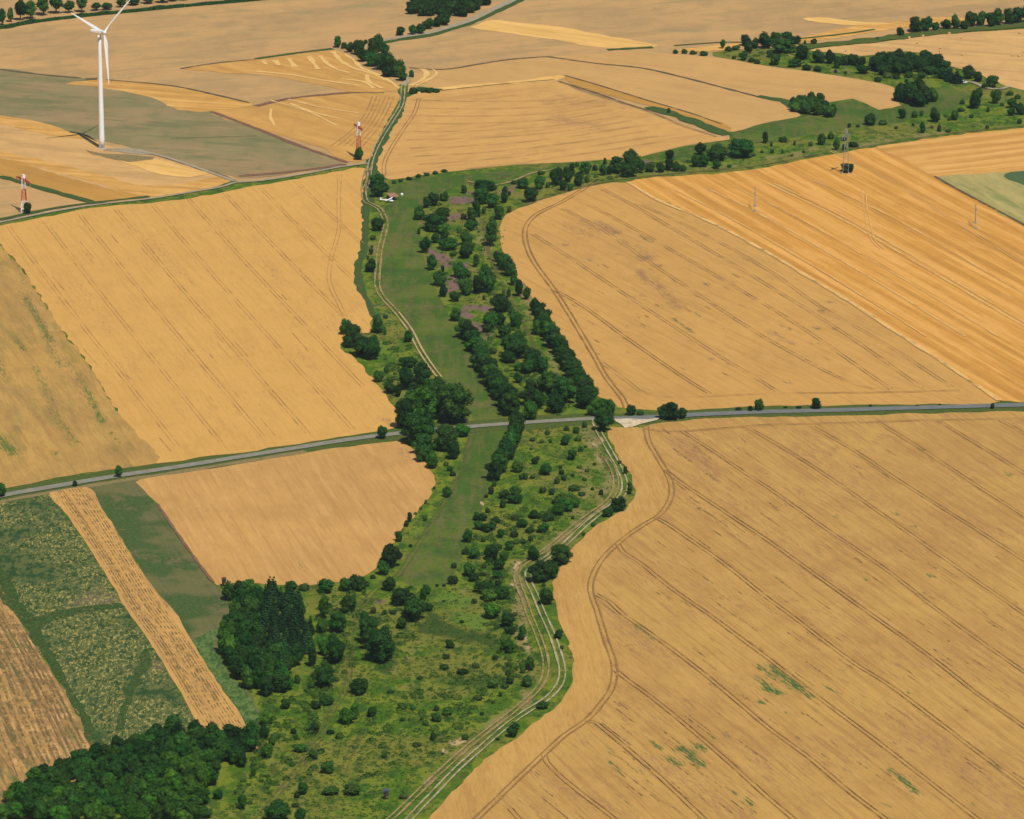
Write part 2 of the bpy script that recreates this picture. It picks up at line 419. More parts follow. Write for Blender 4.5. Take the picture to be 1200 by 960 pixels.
def ground_mat():
    m, t, out = new_mat('valley_grass'); N = NT(t)
    co = N.n('ShaderNodeTexCoord').outputs['Object']
    a1 = N.n('ShaderNodeAttribute', attribute_name='cover_a')
    a2 = N.n('ShaderNodeAttribute', attribute_name='cover_b')
    A = N.n('ShaderNodeSeparateColor'); N.l(a1.outputs['Color'], A.inputs[0])
    B = N.n('ShaderNodeSeparateColor'); N.l(a2.outputs['Color'], B.inputs[0])
    nb = N.noise(co, 0.018, 4, 0.6)
    nm = N.noise(N.mapping(co, sc=(1, 0.6, 1)), 0.11, 4, 0.65)
    nf = N.noise(co, 0.55, 3, 0.7)
    # rough grassland
    c = N.mix(N.ramp(nm, 0.44, 0.57), (0.064, 0.132, 0.007), (0.160, 0.196, 0.015))
    c = N.mix(N.math('MULTIPLY', N.ramp(nb, 0.47, 0.60), 0.65), c, (0.205, 0.175, 0.032))
    c = N.mix(N.math('MULTIPLY', N.ramp(nf, 0.50, 0.66), 0.6), c, (0.034, 0.074, 0.012))
    c = N.mix(N.math('MULTIPLY', N.ramp(N.noise(N.mapping(co, sc=(1, 0.55, 1)), 0.15, 4, 0.7), 0.52, 0.60), 0.7), c, (0.026, 0.066, 0.010))
    c = N.mix(N.math('MULTIPLY', N.ramp(N.noise(co, 0.33, 3, 0.7), 0.60, 0.72), 0.5), c, (0.26, 0.20, 0.07))
    br = N.ramp(N.noise(co, 0.08, 4, 0.65), 0.35, 0.65)
    def edge(x, lo=0.35, hi=0.65, k=0.9):
        return N.ramp(N.math('ADD', x, N.math('MULTIPLY', N.math('SUBTRACT', nm, 0.5), k)), lo, hi)
    # mown airstrip / smooth pasture
    mown = N.mix(N.ramp(nb, 0.42, 0.58), (0.058, 0.118, 0.012), (0.110, 0.148, 0.018))
    st = N.noise(N.mapping(co, sc=(0.25, 0.02, 1)), 1.0, 3, 0.6)
    mown = N.mix(N.math('MULTIPLY', N.ramp(st, 0.48, 0.60), 0.55), mown, (0.145, 0.132, 0.036))
    mown = N.mix(N.math('MULTIPLY', N.ramp(nm, 0.5, 0.62), 0.5), mown, (0.048, 0.080, 0.018))
    mown = N.mix(N.math('MULTIPLY', N.ramp(N.noise(co, 0.06, 5, 0.75), 0.51, 0.62), 0.6), mown, (0.150, 0.130, 0.045))
    mown = N.mix(N.math('MULTIPLY', N.ramp(nf, 0.48, 0.66), 0.45), mown, (0.035, 0.062, 0.02))
    c = N.mix(edge(A.outputs[0], 0.35, 0.65, 1.1), c, mown)
    # dry straw-coloured grass
    dry = N.mix(N.ramp(nf, 0.35, 0.65), (0.185, 0.165, 0.052), (0.29, 0.21, 0.085))
    c = N.mix(N.math('MULTIPLY', edge(A.outputs[1], 0.32, 0.85, 2.0), 0.85), c, dry)
    # purple heath
    pur = N.mix(N.ramp(nf, 0.3, 0.7), (0.15, 0.095, 0.080), (0.25, 0.112, 0.125))
    c = N.mix(N.math('MULTIPLY', edge(A.outputs[2], 0.32, 0.80, 1.8), 0.9), c, pur)
    # lush dark sward
    c = N.mix(N.math('MULTIPLY', edge(B.outputs[0], 0.4, 0.75, 1.6), 0.8), c, (0.022, 0.058, 0.010))
    # bare soil
    c = N.mix(edge(B.outputs[1], 0.4, 0.65, 0.9), c, (0.45, 0.31, 0.16))
    # bright fresh green
    c = N.mix(N.math('MULTIPLY', edge(B.outputs[2], 0.35, 0.9, 1.6), 0.8), c, (0.10, 0.178, 0.020))
    finish(N, out, c, 0.9, nf, 0.5, 0.1)
    return m
M['ground'] = ground_mat()

def country_mat():
    m, t, out = new_mat('distant_farmland'); N = NT(t)
    co = N.n('ShaderNodeTexCoord').outputs['Object']
    v = N.n('ShaderNodeTexVoronoi'); v.inputs['Scale'].default_value = 0.0026
    N.l(N.mapping(co, rz=0.4, sc=(1, 0.45, 1)), v.inputs['Vector'])
    sp = N.n('ShaderNodeSeparateColor'); N.l(v.outputs['Color'], sp.inputs[0])
    c = N.mix(sp.outputs[0], (0.52, 0.32, 0.12), (0.43, 0.26, 0.11))
    c = N.mix(N.ramp(sp.outputs[1], 0.72, 0.76), c, (0.10, 0.13, 0.045))
    c = N.mix(N.math('MULTIPLY', N.ramp(N.noise(co, 0.02, 4, 0.6), 0.4, 0.7), 0.4), c, (0.35, 0.22, 0.1))
    finish(N, out, c, 0.95, None, 0, 0.1)
    return m
M['country'] = country_mat()

M['rut_wheat'] = broken_mat('rut_wheat', (0.26, 0.145, 0.055), (0.38, 0.215, 0.07), 0.60, 0.10, 0.25)
M['rut_faint'] = broken_mat('rut_faint', (0.43, 0.25, 0.09), (0.50, 0.29, 0.10), 0.5, 0.06, 0.2)
M['rut_light'] = broken_mat('rut_light', (0.74, 0.46, 0.16), (0.66, 0.4, 0.14), 0.62, 0.05, 0.2)
M['rut_white'] = broken_mat('rut_white', (0.47, 0.40, 0.25), (0.28, 0.24, 0.12), 0.68, 0.12, 0.25)
M['rut_brown'] = broken_mat('rut_brown', (0.40, 0.28, 0.13), (0.24, 0.18, 0.07), 0.64, 0.12, 0.25)
M['rut_grass'] = broken_mat('rut_grass', (0.165, 0.14, 0.045), (0.12, 0.12, 0.035), 0.5, 0.08, 0.28)
M['path'] = plain_mat('path_gravel', (0.38, 0.31, 0.21), (0.30, 0.25, 0.17), 0.3, 0.95, 0.1)
M['asphalt'] = plain_mat('worn_asphalt', (0.26, 0.245, 0.185), (0.205, 0.195, 0.15), 0.25, 0.9, 0.2)
M['asphalt_blue'] = plain_mat('road_asphalt', (0.175, 0.18, 0.165), (0.145, 0.152, 0.145), 0.25, 0.9, 0.2)
M['gravel'] = broken_mat('pale_gravel', (0.74, 0.62, 0.42), (0.50, 0.39, 0.24), 0.68, 0.35, 0.2)
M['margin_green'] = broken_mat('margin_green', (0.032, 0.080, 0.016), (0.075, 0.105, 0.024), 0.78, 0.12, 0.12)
M['margin_brown'] = broken_mat('margin_brown', (0.17, 0.085, 0.055), (0.24, 0.13, 0.07), 0.72, 0.1, 0.15)
M['margin_dark'] = broken_mat('margin_dark', (0.10, 0.085, 0.045), (0.16, 0.12, 0.06), 0.62, 0.1, 0.15)
M['weed_edge'] = broken_mat('weed_edge', (0.030, 0.085, 0.016), (0.07, 0.105, 0.024), 0.56, 0.3, 0.2)
M['verge'] = broken_mat('verge_grass', (0.045, 0.092, 0.013), (0.105, 0.115, 0.024), 0.86, 0.15, 0.12)
M['verge_dry'] = broken_mat('verge_dry', (0.27, 0.20, 0.085), (0.19, 0.15, 0.06), 0.7, 0.15, 0.12)
M['straw'] = broken_mat('straw_swath', (0.78, 0.50, 0.18), (0.66, 0.40, 0.13), 0.72, 0.08, 0.15)

def leaf_mat(name, dark, light, trans=0.12, mass=False):
    m, t, out = new_mat(name); N = NT(t)
    geo = N.n('ShaderNodeNewGeometry'); oi = N.n('ShaderNodeObjectInfo')
    co = N.n('ShaderNodeTexCoord').outputs['Object']
    c = N.mix(geo.outputs['Random Per Island'], dark, light)
    n = N.noise(N.mapping(co, sc=(1, 1, 2)), 2.2, 2, 0.5)
    c = N.mix(N.math('MULTIPLY', N.ramp(n, 0.35, 0.65), 0.5), c, light)
    tint = N.n('ShaderNodeAttribute', attribute_name='tint').outputs['Color'] if mass else oi.outputs['Color']
    c = N.mix(1.0, c, tint, 'MULTIPLY')
    k = N.n('ShaderNodeHueSaturation'); N.l(c, k.inputs['Color'])
    k.inputs['Value'].default_value = 1.0
    N.l(N.ramp(oi.outputs['Random'], 0, 1, 0.62, 1.45, False), k.inputs['Value'])
    N.l(N.ramp(N.math('FRACT', N.math('MULTIPLY', oi.outputs['Random'], 7.31)), 0, 1, 0.512, 0.478, False), k.inputs['Hue'])
    d = N.n('ShaderNodeBsdfPrincipled'); N.l(k.outputs[0], d.inputs['Base Color'])
    d.inputs['Roughness'].default_value = 0.65; d.inputs['Specular IOR Level'].default_value = 0.12
    tr = N.n('ShaderNodeBsdfTranslucent'); N.l(k.outputs[0], tr.inputs[0])
    mx = N.n('ShaderNodeMixShader'); mx.inputs[0].default_value = trans
    N.l(d.outputs[0], mx.inputs[1]); N.l(tr.outputs[0], mx.inputs[2]); N.l(mx.outputs[0], out.inputs[0])
    return m
M['leaf'] = leaf_mat('foliage', (0.008, 0.038, 0.006), (0.036, 0.120, 0.012))
M['leaf_mass'] = leaf_mat('foliage_mass', (0.008, 0.038, 0.006), (0.036, 0.120, 0.012), 0.12, True)
M['needle'] = leaf_mat('conifer_foliage', (0.008, 0.034, 0.011), (0.022, 0.074, 0.016))
M['scrub'] = leaf_mat('scrub_foliage', (0.016, 0.054, 0.009), (0.042, 0.104, 0.015))
M['bark'] = plain_mat('bark', (0.10, 0.07, 0.045), (0.16, 0.12, 0.08), 3.0, 0.9, 0.1)
M['white'] = plain_mat('white_paint', (0.88, 0.88, 0.88), (0.82, 0.83, 0.84), 0.3, 0.4, 0.4)
M['red'] = plain_mat('red_paint', (0.60, 0.075, 0.04), (0.48, 0.06, 0.035), 0.8, 0.5, 0.3)
M['steel'] = plain_mat('galvanised_steel', (0.34, 0.37, 0.34), (0.26, 0.29, 0.27), 0.8, 0.5, 0.4, 0.3)
M['conc'] = plain_mat('concrete', (0.5, 0.48, 0.44), (0.4, 0.38, 0.35), 0.8, 0.9, 0.1)
M['hutwood'] = plain_mat('dark_wood', (0.05, 0.035, 0.03), (0.09, 0.06, 0.045), 2.0, 0.8, 0.1)
M['blue_roof'] = plain_mat('blue_grey_roof', (0.05, 0.06, 0.12), (0.07, 0.085, 0.15), 1.0, 0.6, 0.3)
M['brown_roof'] = plain_mat('brown_roof', (0.38, 0.19, 0.115), (0.30, 0.15, 0.09), 1.0, 0.8, 0.1)
M['bale'] = plain_mat('straw_bale', (0.66, 0.48, 0.20), (0.50, 0.35, 0.14), 2.0, 0.9, 0.1)
M['glass'] = plain_mat('dark_glass', (0.03, 0.04, 0.05), (0.05, 0.06, 0.07), 1.0, 0.1, 0.5)
M['rubber'] = plain_mat('rubber', (0.02, 0.02, 0.02), (0.03, 0.03, 0.03), 1.0, 0.8, 0.2)

# ------------------------------------------------------------------ ground
def sdf(poly, X, Y):
    """signed distance (positive inside) of many points to an outline"""
    P = np.array(poly, float); n = len(P)
    d = np.full(X.shape, 1e9); inside = np.zeros(X.shape, bool)
    for i in range(n):
        x0, y0 = P[i]; x1, y1 = P[(i + 1) % n]
        ex, ey = x1 - x0, y1 - y0; L = ex * ex + ey * ey + 1e-9
        t = np.clip(((X - x0) * ex + (Y - y0) * ey) / L, 0, 1)
        d = np.minimum(d, np.hypot(X - x0 - t * ex, Y - y0 - t * ey))
        cond = ((y0 > Y) != (y1 > Y)) & (X < (x1 - x0) * (Y - y0) / (y1 - y0 + 1e-12) + x0)
        inside ^= cond
    return np.where(inside, d, -d)

def seg_mask(segs, X, Y):
    """soft blobs: (x0,y0,x1,y1,r[,strength]) - capsules on the plan, squashed in depth"""
    out = np.zeros(X.shape)
    for s in segs:
        x0, y0, x1, y1, r = s[:5]; k = s[5] if len(s) > 5 else 1.0
        ex, ey = x1 - x0, (y1 - y0) * 1.8; L = ex * ex + ey * ey + 1e-9
        dx, dy = X - x0, (Y - y0) * 1.8
        t = np.clip((dx * ex + dy * ey) / L, 0, 1)
        d = np.hypot(dx - t * ex, dy - t * ey)
        out = np.maximum(out, k * np.clip(1.15 - d / r * 0.65, 0, 1))
    return out

AIR_N = [(455,217),(475,214),(500,208),(560,204),(600,199),(650,195),(690,190),(660,196),(640,199),(615,206),(580,212),(556,212),(535,219),(505,230),(498,240),(486,246),(487,262),(492,275),(495,298),(503,318),(509,335),(516,352),(527,372),(534,386),(545,405),(556,425),(568,450),(583,470),(592,480),(597,488),(555,494),(550,478),(538,460),(518,446),(500,418),(482,388),(465,366),(447,340),(444,315),(448,290),(454,262),(450,242),(462,238),(456,230)]
AIR_S = [(552,504),(597,502),(590,517),(577,545),(571,560),(570,580),(562,605),(552,630),(540,655),(528,678),(515,687),(500,688),(480,686),(466,676),(478,655),(495,628),(512,600),(527,575),(540,550),(545,525)]
MEAD_NE = [(745,188),(800,173),(856,165),(855,156),(900,145),(938,137),(970,124),(1000,118),(1028,130),(1057,126),(1090,112),(1105,100),(1140,112),(1120,125),(1125,133),(1090,132),(1060,143),(1000,150),(950,158),(900,165),(850,170),(800,182),(745,192)]
DRY = [(437,285,438,300,5,.7),(590,262,596,290,7,.7),(598,300,616,345,8,.7),(618,345,645,410,9,.8),(560,262,572,300,8,.7),(640,410,655,440,6,.6),
       (690,505,715,560,12,.75),(715,560,700,590,11,.7),(690,600,640,645,10,.65),(690,545,680,600,16,.5),(605,660,612,760,8,.9),(620,760,615,830,9,.7),(600,830,500,920,9,.6),
       (540,690,560,700,14,.5),(480,770,500,740,10,.5),(900,185,1100,158,10,.6),(940,178,1060,162,12,.6),(760,205,880,192,6,.6),(610,245,720,212,5,.7),(1100,150,1200,135,8,.4),
       (440,350,455,370,8,.4),(560,478,570,470,7,.45),(300,900,350,880,14,.35),(430,880,520,900,18,.25),(545,700,570,720,16,.4),(455,780,480,800,16,.4),(605,540,640,560,16,.3)]
PURPLE = [(530,236,550,233,10,.85),(545,229,553,228,6,.8),(524,256,540,254,9,.9),(490,262,496,263,6,.7),(503,293,520,305,8,.8),(510,306,545,312,9,.7),(520,326,540,330,8,1.),(528,340,534,336,7,1.),(546,359,570,362,6,.95),(541,365,549,370,6,.9),(555,380,572,392,9,.75),(590,225,610,214,6,.7),(600,226,610,228,6,.5),(565,404,578,402,5,.6),(745,186,760,192,8,.6),(800,187,816,186,7,.6),(695,196,705,198,6,.6),(980,85,1000,88,7,.6),(885,63,898,62,7,.6),(440,704,446,706,5,.7),(620,770,624,770,4,.7),(1085,152,1100,148,6,.35),(550,328,556,322,7,.6)]
LUSH = [(500,735,575,752,16,.9),(505,722,520,740,13,.75),(520,797,575,802,13,.75),(580,805,572,798,9,.6),(500,772,525,768,14,.5),(458,214,525,204,4,.7),(560,200,700,188,3,.4),(900,148,960,138,13,.25),
        (1130,72,1118,74,6,.8),(1105,80,1135,76,5,.7),(455,775,450,782,12,.9),(425,250,415,325,4.5,.6),(415,325,428,360,4,.6),(380,690,360,686,12,.6),(480,104,515,110,6,.8),(596,590,610,600,20,.35)]
SOIL = [(449,262,449,262,1,.1),(565,590,566,592,3,.9),(600,683,602,684,4,.9),(608,660,602,668,4,.9),(620,760,622,762,4,.5),(535,757,530,762,4,.6),(532,871,545,866,7,.9),(522,883,520,878,4,.8),(700,505,708,522,5,.55),(482,433,494,427,4,.6),
        (505,500,512,508,6,.9),(610,530,612,545,3,.4),(525,575,530,560,3,.3),(700,535,706,545,4,.6),(697,520,704,528,4,.6),(458,232,464,236,3,.6),(610,688,612,690,3,.5),(1085,88,1098,90,5,.5),(930,64,925,66,5,.5),(480,740,492,735,3,.5),(614,740,618,760,4,.6)]
FRESH = [(520,700,545,705,18,.8),(540,722,562,730,16,1.),(590,590,645,600,14,.55),(445,400,460,430,9,.7),(640,545,690,540,12,.35),(560,440,580,480,10,.3),(600,470,690,485,12,.6),(470,465,466,480,8,.7),(330,880,480,930,50,.35),(280,930,300,950,18,.6),
         (240,760,285,830,12,.8),(470,600,500,560,8,.6),(470,650,500,610,8,.5),(860,190,930,176,7,.5),(1010,72,1000,76,4,.3),(940,72,915,68,6,.4),(950,56,1180,34,4,.5),(1080,100,1110,110,12,.5),(620,365,612,340,5,.3),(840,62,870,68,8,.4)]

def build_ground():
    xs = np.arange(-400, 1601, 5.0); ys = np.arange(-260, 1181, 5.0)
    X, Y = np.meshgrid(xs, ys)
    wx, wy = Gn(X, Y)
    n = X.size; w, h = X.shape[1], X.shape[0]
    co = np.zeros((n, 3), np.float32); co[:, 0] = wx.ravel(); co[:, 1] = wy.ravel()
    idx = np.arange(n).reshape(h, w)
    q = np.stack([idx[:-1, :-1], idx[1:, :-1], idx[1:, 1:], idx[:-1, 1:]], -1).reshape(-1, 4)
    me = bpy.data.meshes.new('valley_ground')
    me.vertices.add(n); me.vertices.foreach_set('co', co.ravel())
    me.loops.add(q.size); me.loops.foreach_set('vertex_index', q.ravel().astype(np.int32))
    me.polygons.add(len(q)); me.polygons.foreach_set('loop_start', (np.arange(len(q)) * 4).astype(np.int32))
    me.update(calc_edges=True); me.validate()
    mown = np.maximum(np.clip(0.5 + sdf(AIR_N, X, Y) / 8, 0, 1), np.clip(0.5 + sdf(AIR_S, X, Y) / 8, 0, 1))
    mown = np.maximum(mown, np.clip(0.5 + sdf(MEAD_NE, X, Y) / 8, 0, 1))
    a = np.ones((n, 4), np.float32); b = np.ones((n, 4), np.float32)
    a[:, 0] = mown.ravel(); a[:, 1] = seg_mask(DRY, X, Y).ravel(); a[:, 2] = seg_mask(PURPLE, X, Y).ravel()
    b[:, 0] = seg_mask(LUSH, X, Y).ravel(); b[:, 1] = seg_mask(SOIL, X, Y).ravel(); b[:, 2] = seg_mask(FRESH, X, Y).ravel()
    for nm, arr in (('cover_a', a), ('cover_b', b)):
        at = me.attributes.new(nm, 'FLOAT_COLOR', 'POINT'); at.data.foreach_set('color', arr.ravel())
    me.materials.append(M['ground'])
    o = link('valley_ground', me)
    tag(o, kind='structure')

def build_country():
    a = Acc(); s = 9000.0
    a.face([(-s, -s, -0.25), (s, -s, -0.25), (s, s, -0.25), (-s, s, -0.25)], M['country'])
    tag(link('ground', a.mesh('ground')), kind='structure')
build_country()
build_ground()

# ------------------------------------------------------------------ fields
_fz = [0]
def field(name, poly, mat, z=0.05, weeds=(), browns=(), smooth=True, wobble=0.9, grid=5.0):
    rnd = random.Random(len(poly) * 7 + int(poly[0][0]))
    _fz[0] += 1; z = z * 2 + (_fz[0] % 13) * 0.0045
    P = [Vector(G(*p)) for p in poly]
    pts = smooth_line(P, 6.0, True) if smooth else P
    pts = [p + Vector((rnd.uniform(-wobble, wobble), rnd.uniform(-wobble, wobble) * 1.6)) for p in pts]
    verts = list(pts); nb = len(verts)
    if weeds or browns:
        S = np.array(poly); x0, x1 = max(S[:, 0].min(), -60), min(S[:, 0].max(), 1260)
        y0, y1 = max(S[:, 1].min(), -60), min(S[:, 1].max(), 1020)
        X, Y = np.meshgrid(np.arange(x0, x1, grid), np.arange(y0, y1, grid * 0.7))
        k = sdf(poly, X, Y) > 3
        gx, gy = Gn(X[k], Y[k])
        verts += [Vector((float(a), float(b))) for a, b in zip(gx, gy)]
    ov, oe, of, *_ = delaunay_2d_cdt(verts, [], [list(range(nb))], 1, 1e-4)
    me = bpy.data.meshes.new(name)
    # make the faces look up
    fs = []
    for f in of:
        a, b, c = ov[f[0]], ov[f[1]], ov[f[2]]
        cr = (b.x - a.x) * (c.y - a.y) - (b.y - a.y) * (c.x - a.x)
        fs.append(tuple(f) if cr > 0 else tuple(reversed(f)))
    me.from_pydata([(v.x, v.y, z) for v in ov], [], fs)
    if weeds or browns:
        wx = np.array([v.x for v in ov]); wy = np.array([v.y for v in ov])
        # back to the plan coordinates the patches are given in
        dx = wx; dyy = wy - CY
        depth = dyy * math.cos(PITCH) + H * math.sin(PITCH)
        vv = (H * math.cos(PITCH) - dyy * math.sin(PITCH)) / depth
        px = 600 + F * dx / depth; py = 480 + F * vv
        arr = np.ones((len(ov), 4), np.float32); arr[:, 0] = 0; arr[:, 1] = 0; arr[:, 2] = 0
        if weeds: arr[:, 0] = seg_mask(weeds, px, py)
        if browns: arr[:, 1] = seg_mask(browns, px, py)
        at = me.attributes.new('patch', 'FLOAT_COLOR', 'POINT'); at.data.foreach_set('color', arr.ravel())
    me.materials.append(mat); me.update()
    o = link(name, me)
    tag(o, kind='structure')
    return o

F1 = [(717,501),(722,530),(735,550),(742,562),(743,580),(733,597),(715,607),(687,627),(670,645),(655,667),(646,685),(650,705),(654,720),(661,740),(670,765),(672,792),(665,812),(647,832),(625,850),(600,868),(570,890),(537,922),(507,957),(470,1000),(410,1070),(350,1160),(1580,1160),(1580,470),(1200,482),(1100,484.5),(1000,486.5),(900,489),(800,493),(762,497),(752,501),(735,501)]
F1_W = [(763,869,775,878,3.9),(783,890,797,896,7.8,.95),(797,878,812,884,8.5,1),(808,886,824,897,7.8,1),(815,874,825,878,6.5,1),(889,780,894,785,3.9),(888,794,900,806,5.2,.9),(889,822,894,824,3.9),(903,781,916,792,5.9,1),(916,792,936,806,8.5,1),(932,806,951,817,5.2,.95),(900,790,908,796,5.2,.9),(898,807,912,812,8.5,1.05),(1042,902,1056,911,4.7,1),(1058,914,1076,930,5.5,1),
        (967,803,982,814,3.2,.8),(1163,893,1172,903,4.5,.7),(711,877,722,888,3.9,.85),(715,894,728,907,3.9,.85),(858,928,865,931,3.9,.8),(874,937,882,944,5.2,.9),(880,952,884,958,3.9,.8),(848,858,856,866,3.9,.7),(830,859,836,866,3.9,.7),(744,733,752,737,5.2,.95),(758,743,766,750,3.9,.8),(1089,674,1093,676,4.7,1),(1178,555,1184,557,3.9,.9),(1077,526,1083,528,3.9,.8),(1048,602,1053,604,3.9,.8),(1012,675,1017,680,3.9,.8),(978,605,983,608,3.9,.75),(1069,616,1073,617,3.2,.8),(986,786,990,787,3.9,.8),(1063,810,1066,813,3.2,.8),(955,830,960,836,3.9,.6),(920,835,924,838,3.9,.6),(1140,942,1143,945,3.2,.8),(1000,820,1020,835,5.2,.5),(1010,815,1016,817,5.2,.5),(745,900,756,906,5.2,.6),(1036,943,1044,946,3.9,.7)]
F1_B = [(800,520,840,560,14,.55),(850,590,1000,700,22,.35),(760,890,870,960,18,.45),(620,905,740,960,14,.45),(700,700,760,760,12,.55),(740,745,840,800,18,.35),(900,500,1100,640,25,.3),(1050,840,1200,960,28,.4),(780,560,880,640,10,.35),(850,860,900,900,12,.4),(940,500,960,540,12,.3)]
field('wheat_field', F1, M['wheat_near'], 0.05, F1_W, F1_B)
HEAD = [(718,502),(722,530),(735,550),(742.5,562),(743.5,580),(733.5,597),(715,607),(687,627),(670,645),(655.5,667),(646.5,685),(650.5,705),(654.5,720),(661.5,740),(670.5,765),(672.5,792),(665.5,812),(647.5,832),(625.5,850),(600.5,868),(570.5,890),(537.5,922),(507.5,957),(470,1000),(410,1070),(470,1070),(520,1000),(562,955),(600,920),(637,885),(662,862),(687,845),(705,825),(717,807),(719,782),(709,750),(699,720),(691,690),(703,657),(726,634),(755,614),(771,604),(784,586),(785,570),(778,552),(768,533),(757,510),(748,502),(735,501.5)]
field('wheat_headland', HEAD, M['wheat_headland'], 0.09)
field('wheat_field', [(-420,380),(-200,303),(0,265),(50,255),(112,244),(175,238),(225,232),(300,218),(350,210),(400,200),(424,197),(426,215),(424,240),(425,262),(422,290),(416,310),(414,328),(422,345),(432,362),(435,378),(433,391),(424,391),(412,396),(398,404),(405,413),(420,424),(434,440),(450,460),(463,478),(467,488),(463,503),(440,506),(410,511),(350,520),(300,528),(250,534),(183,543),(157,503),(136,480),(105,427),(75,390),(47,347),(27,317),(0,288),(-60,245),(-420,230)], M['wheat_left'], 0.05,
      (), [(175,280,210,320,10,.35),(300,300,330,330,9,.35),(380,375,410,395,8,.35),(350,410,370,430,8,.3),(448,490,456,495,6,.6),(90,330,130,390,10,.3),(240,255,280,262,9,.35)])
F3_W = [(12,300,35,345,4,.55),(30,350,60,400,5,1.10),(52,395,72,430,6,.75),(20,400,28,410,5,0.90),(80,425,100,455,6,.65),(100,455,120,495,5,1.00),(60,480,90,520,6,0.80),(0,515,14,530,9,1.10),(115,485,124,492,4,1.00),(130,508,140,520,4,0.80),(60,530,66,534,4,0.90),(40,430,60,470,7,0.70),(0,420,4,440,4,0.90)]
field('stained_wheat_field', [(-420,235),(-60,247),(0,289),(27,318),(47,348),(75,391),(105,428),(136,481),(157,504),(182,543),(130,550),(82,557),(50,564),(0,573),(-420,650)], M['wheat_stained'], 0.05, F3_W, [(20,330,60,390,8,.4),(60,400,100,470,8,.4)])
field('small_wheat_field', [(163,561),(200,556),(250,549),(300,541),(350,532),(425,522),(465,518),(478,521),(492,536),(503,550),(509,563),(505,578),(488,600),(473,619),(457,640),(446,653),(441,667),(430,675),(412,681),(362,686),(315,686),(300,684),(255,686),(245,677),(225,650),(205,622),(185,592)], M['wheat_small'], 0.05,
      [(350,660,358,668,3,.6)], [(480,540,470,522,7,.5),(345,655,360,670,8,.3)])
field('pasture_strip', [(103,571),(130,566),(161,562),(184,592),(204,622),(224,651),(244,678),(256,688),(268,700),(276,722),(262,738),(254,760),(266,786),(285,806),(300,825),(300,850),(288,851),(262,811),(225,753),(182,693),(140,628),(120,598)], M['pasture'], 0.04)
def herbs():
    m, t, out = new_mat('fresh_herbs'); N = NT(t)
    co = N.n('ShaderNodeTexCoord').outputs['Object']
    n = N.noise(N.mapping(co, sc=(1, .45, 1)), 0.4, 5, 0.75, 0.5)
    c = N.mix(N.ramp(n, 0.42, 0.56), (0.038, 0.090, 0.018), (0.115, 0.175, 0.045))
    c = N.mix(N.math('MULTIPLY', N.ramp(N.noise(co, 0.9, 3, 0.7), 0.56, 0.66), .6), c, (0.24, 0.25, 0.12))
    finish(N, out, c, 0.9, n, 0.4, 0.1)
    return m
M['herbs'] = herbs()
field('herb_patch', [(262,735),(254,748),(253,760),(268,790),(288,812),(302,835),(300,850),(288,850),(262,808),(226,752),(240,742)], M['herbs'], 0.05, wobble=1.0)
field('stubble_strip', [(59,577),(80,573),(101,571),(120,597),(140,627),(160,660),(182,692),(205,717),(225,752),(242,780),(262,810),(280,835),(288,851),(300,880),(262,880),(235,852),(220,827),(200,792),(175,752),(150,717),(125,675),(100,635),(75,600)], M['strip_stubble'], 0.06, (), [(85,590,240,830,9,.45),(135,620,200,710,6,.6),(200,745,255,820,6,.5)], wobble=0.3)
field('flowering_weed_field', [(-420,680),(0,586),(57,579),(75,601),(100,636),(125,676),(150,718),(175,753),(200,793),(220,828),(236,853),(235,880),(110,900),(95,847),(72,804),(50,768),(25,727),(0,684),(-60,600)], M['weedy'], 0.05)
field('corner_stubble_field', [(-420,640),(-60,602),(0,685),(25,728),(50,769),(72,805),(95,848),(112,878),(112,905),(40,960),(0,1000),(-420,1160)], M['corner_stubble'], 0.05,
      [(0,782,20,785,9,.8)], [(30,740,60,860,14,.6)])
field('weed_track', [(0,700),(22,725),(48,766),(72,803),(95,846),(112,880),(124,880),(108,848),(82,803),(60,762),(38,722),(22,700),(8,672),(-20,640)], M['weed_edge'], 0.08)
field('weed_track', [(25,730),(60,718),(100,712),(140,706),(150,712),(120,716),(80,722),(50,734)], M['weed_edge'], 0.085)
field('weed_track', [(170,760),(178,775),(166,795),(150,830),(140,858),(136,855),(143,828),(152,800),(162,778)], M['weed_edge'], 0.09)

R2 = [(734,214),(700,217),(662,227),(632,236),(605,245),(593,252),(586,264),(587,282),(594,303),(603,318),(615,335),(627,355),(645,377),(660,402),(677,430),(692,450),(702,466),(717,470),(724,478),(760,481),(800,481),(900,476.5),(1050,474.5),(1170,471),(1137,447),(1100,422),(1050,390),(1000,357),(950,327),(900,297),(835,262),(785,240),(770,235)]
R2_B = [(663,264,690,276,9,.5),(700,262,722,272,8,.7),(680,258,700,270,7,.6),(735,286,765,300,8,.5),(750,303,762,303,5,1),(750,318,756,328,6,.8),(765,330,795,360,10,.6),(770,335,775,336,4,.9),(772,312,776,313,3,.9),(750,346,755,346,3,.9),(733,383,738,384,3,.8),(735,413,737,413,2.5,.8),(845,418,847,418,2,.8),(660,288,664,289,3,.8),(683,314,686,315,3,.8),(692,306,694,306,3,.8),(975,384,978,385,3,.8),(955,384,960,385,3,.8),(918,447,926,449,4,.7),(900,388,930,404,5,.6),(960,365,966,366,3,.9),(972,355,976,355,3,.9),(945,320,948,321,2,.9)]
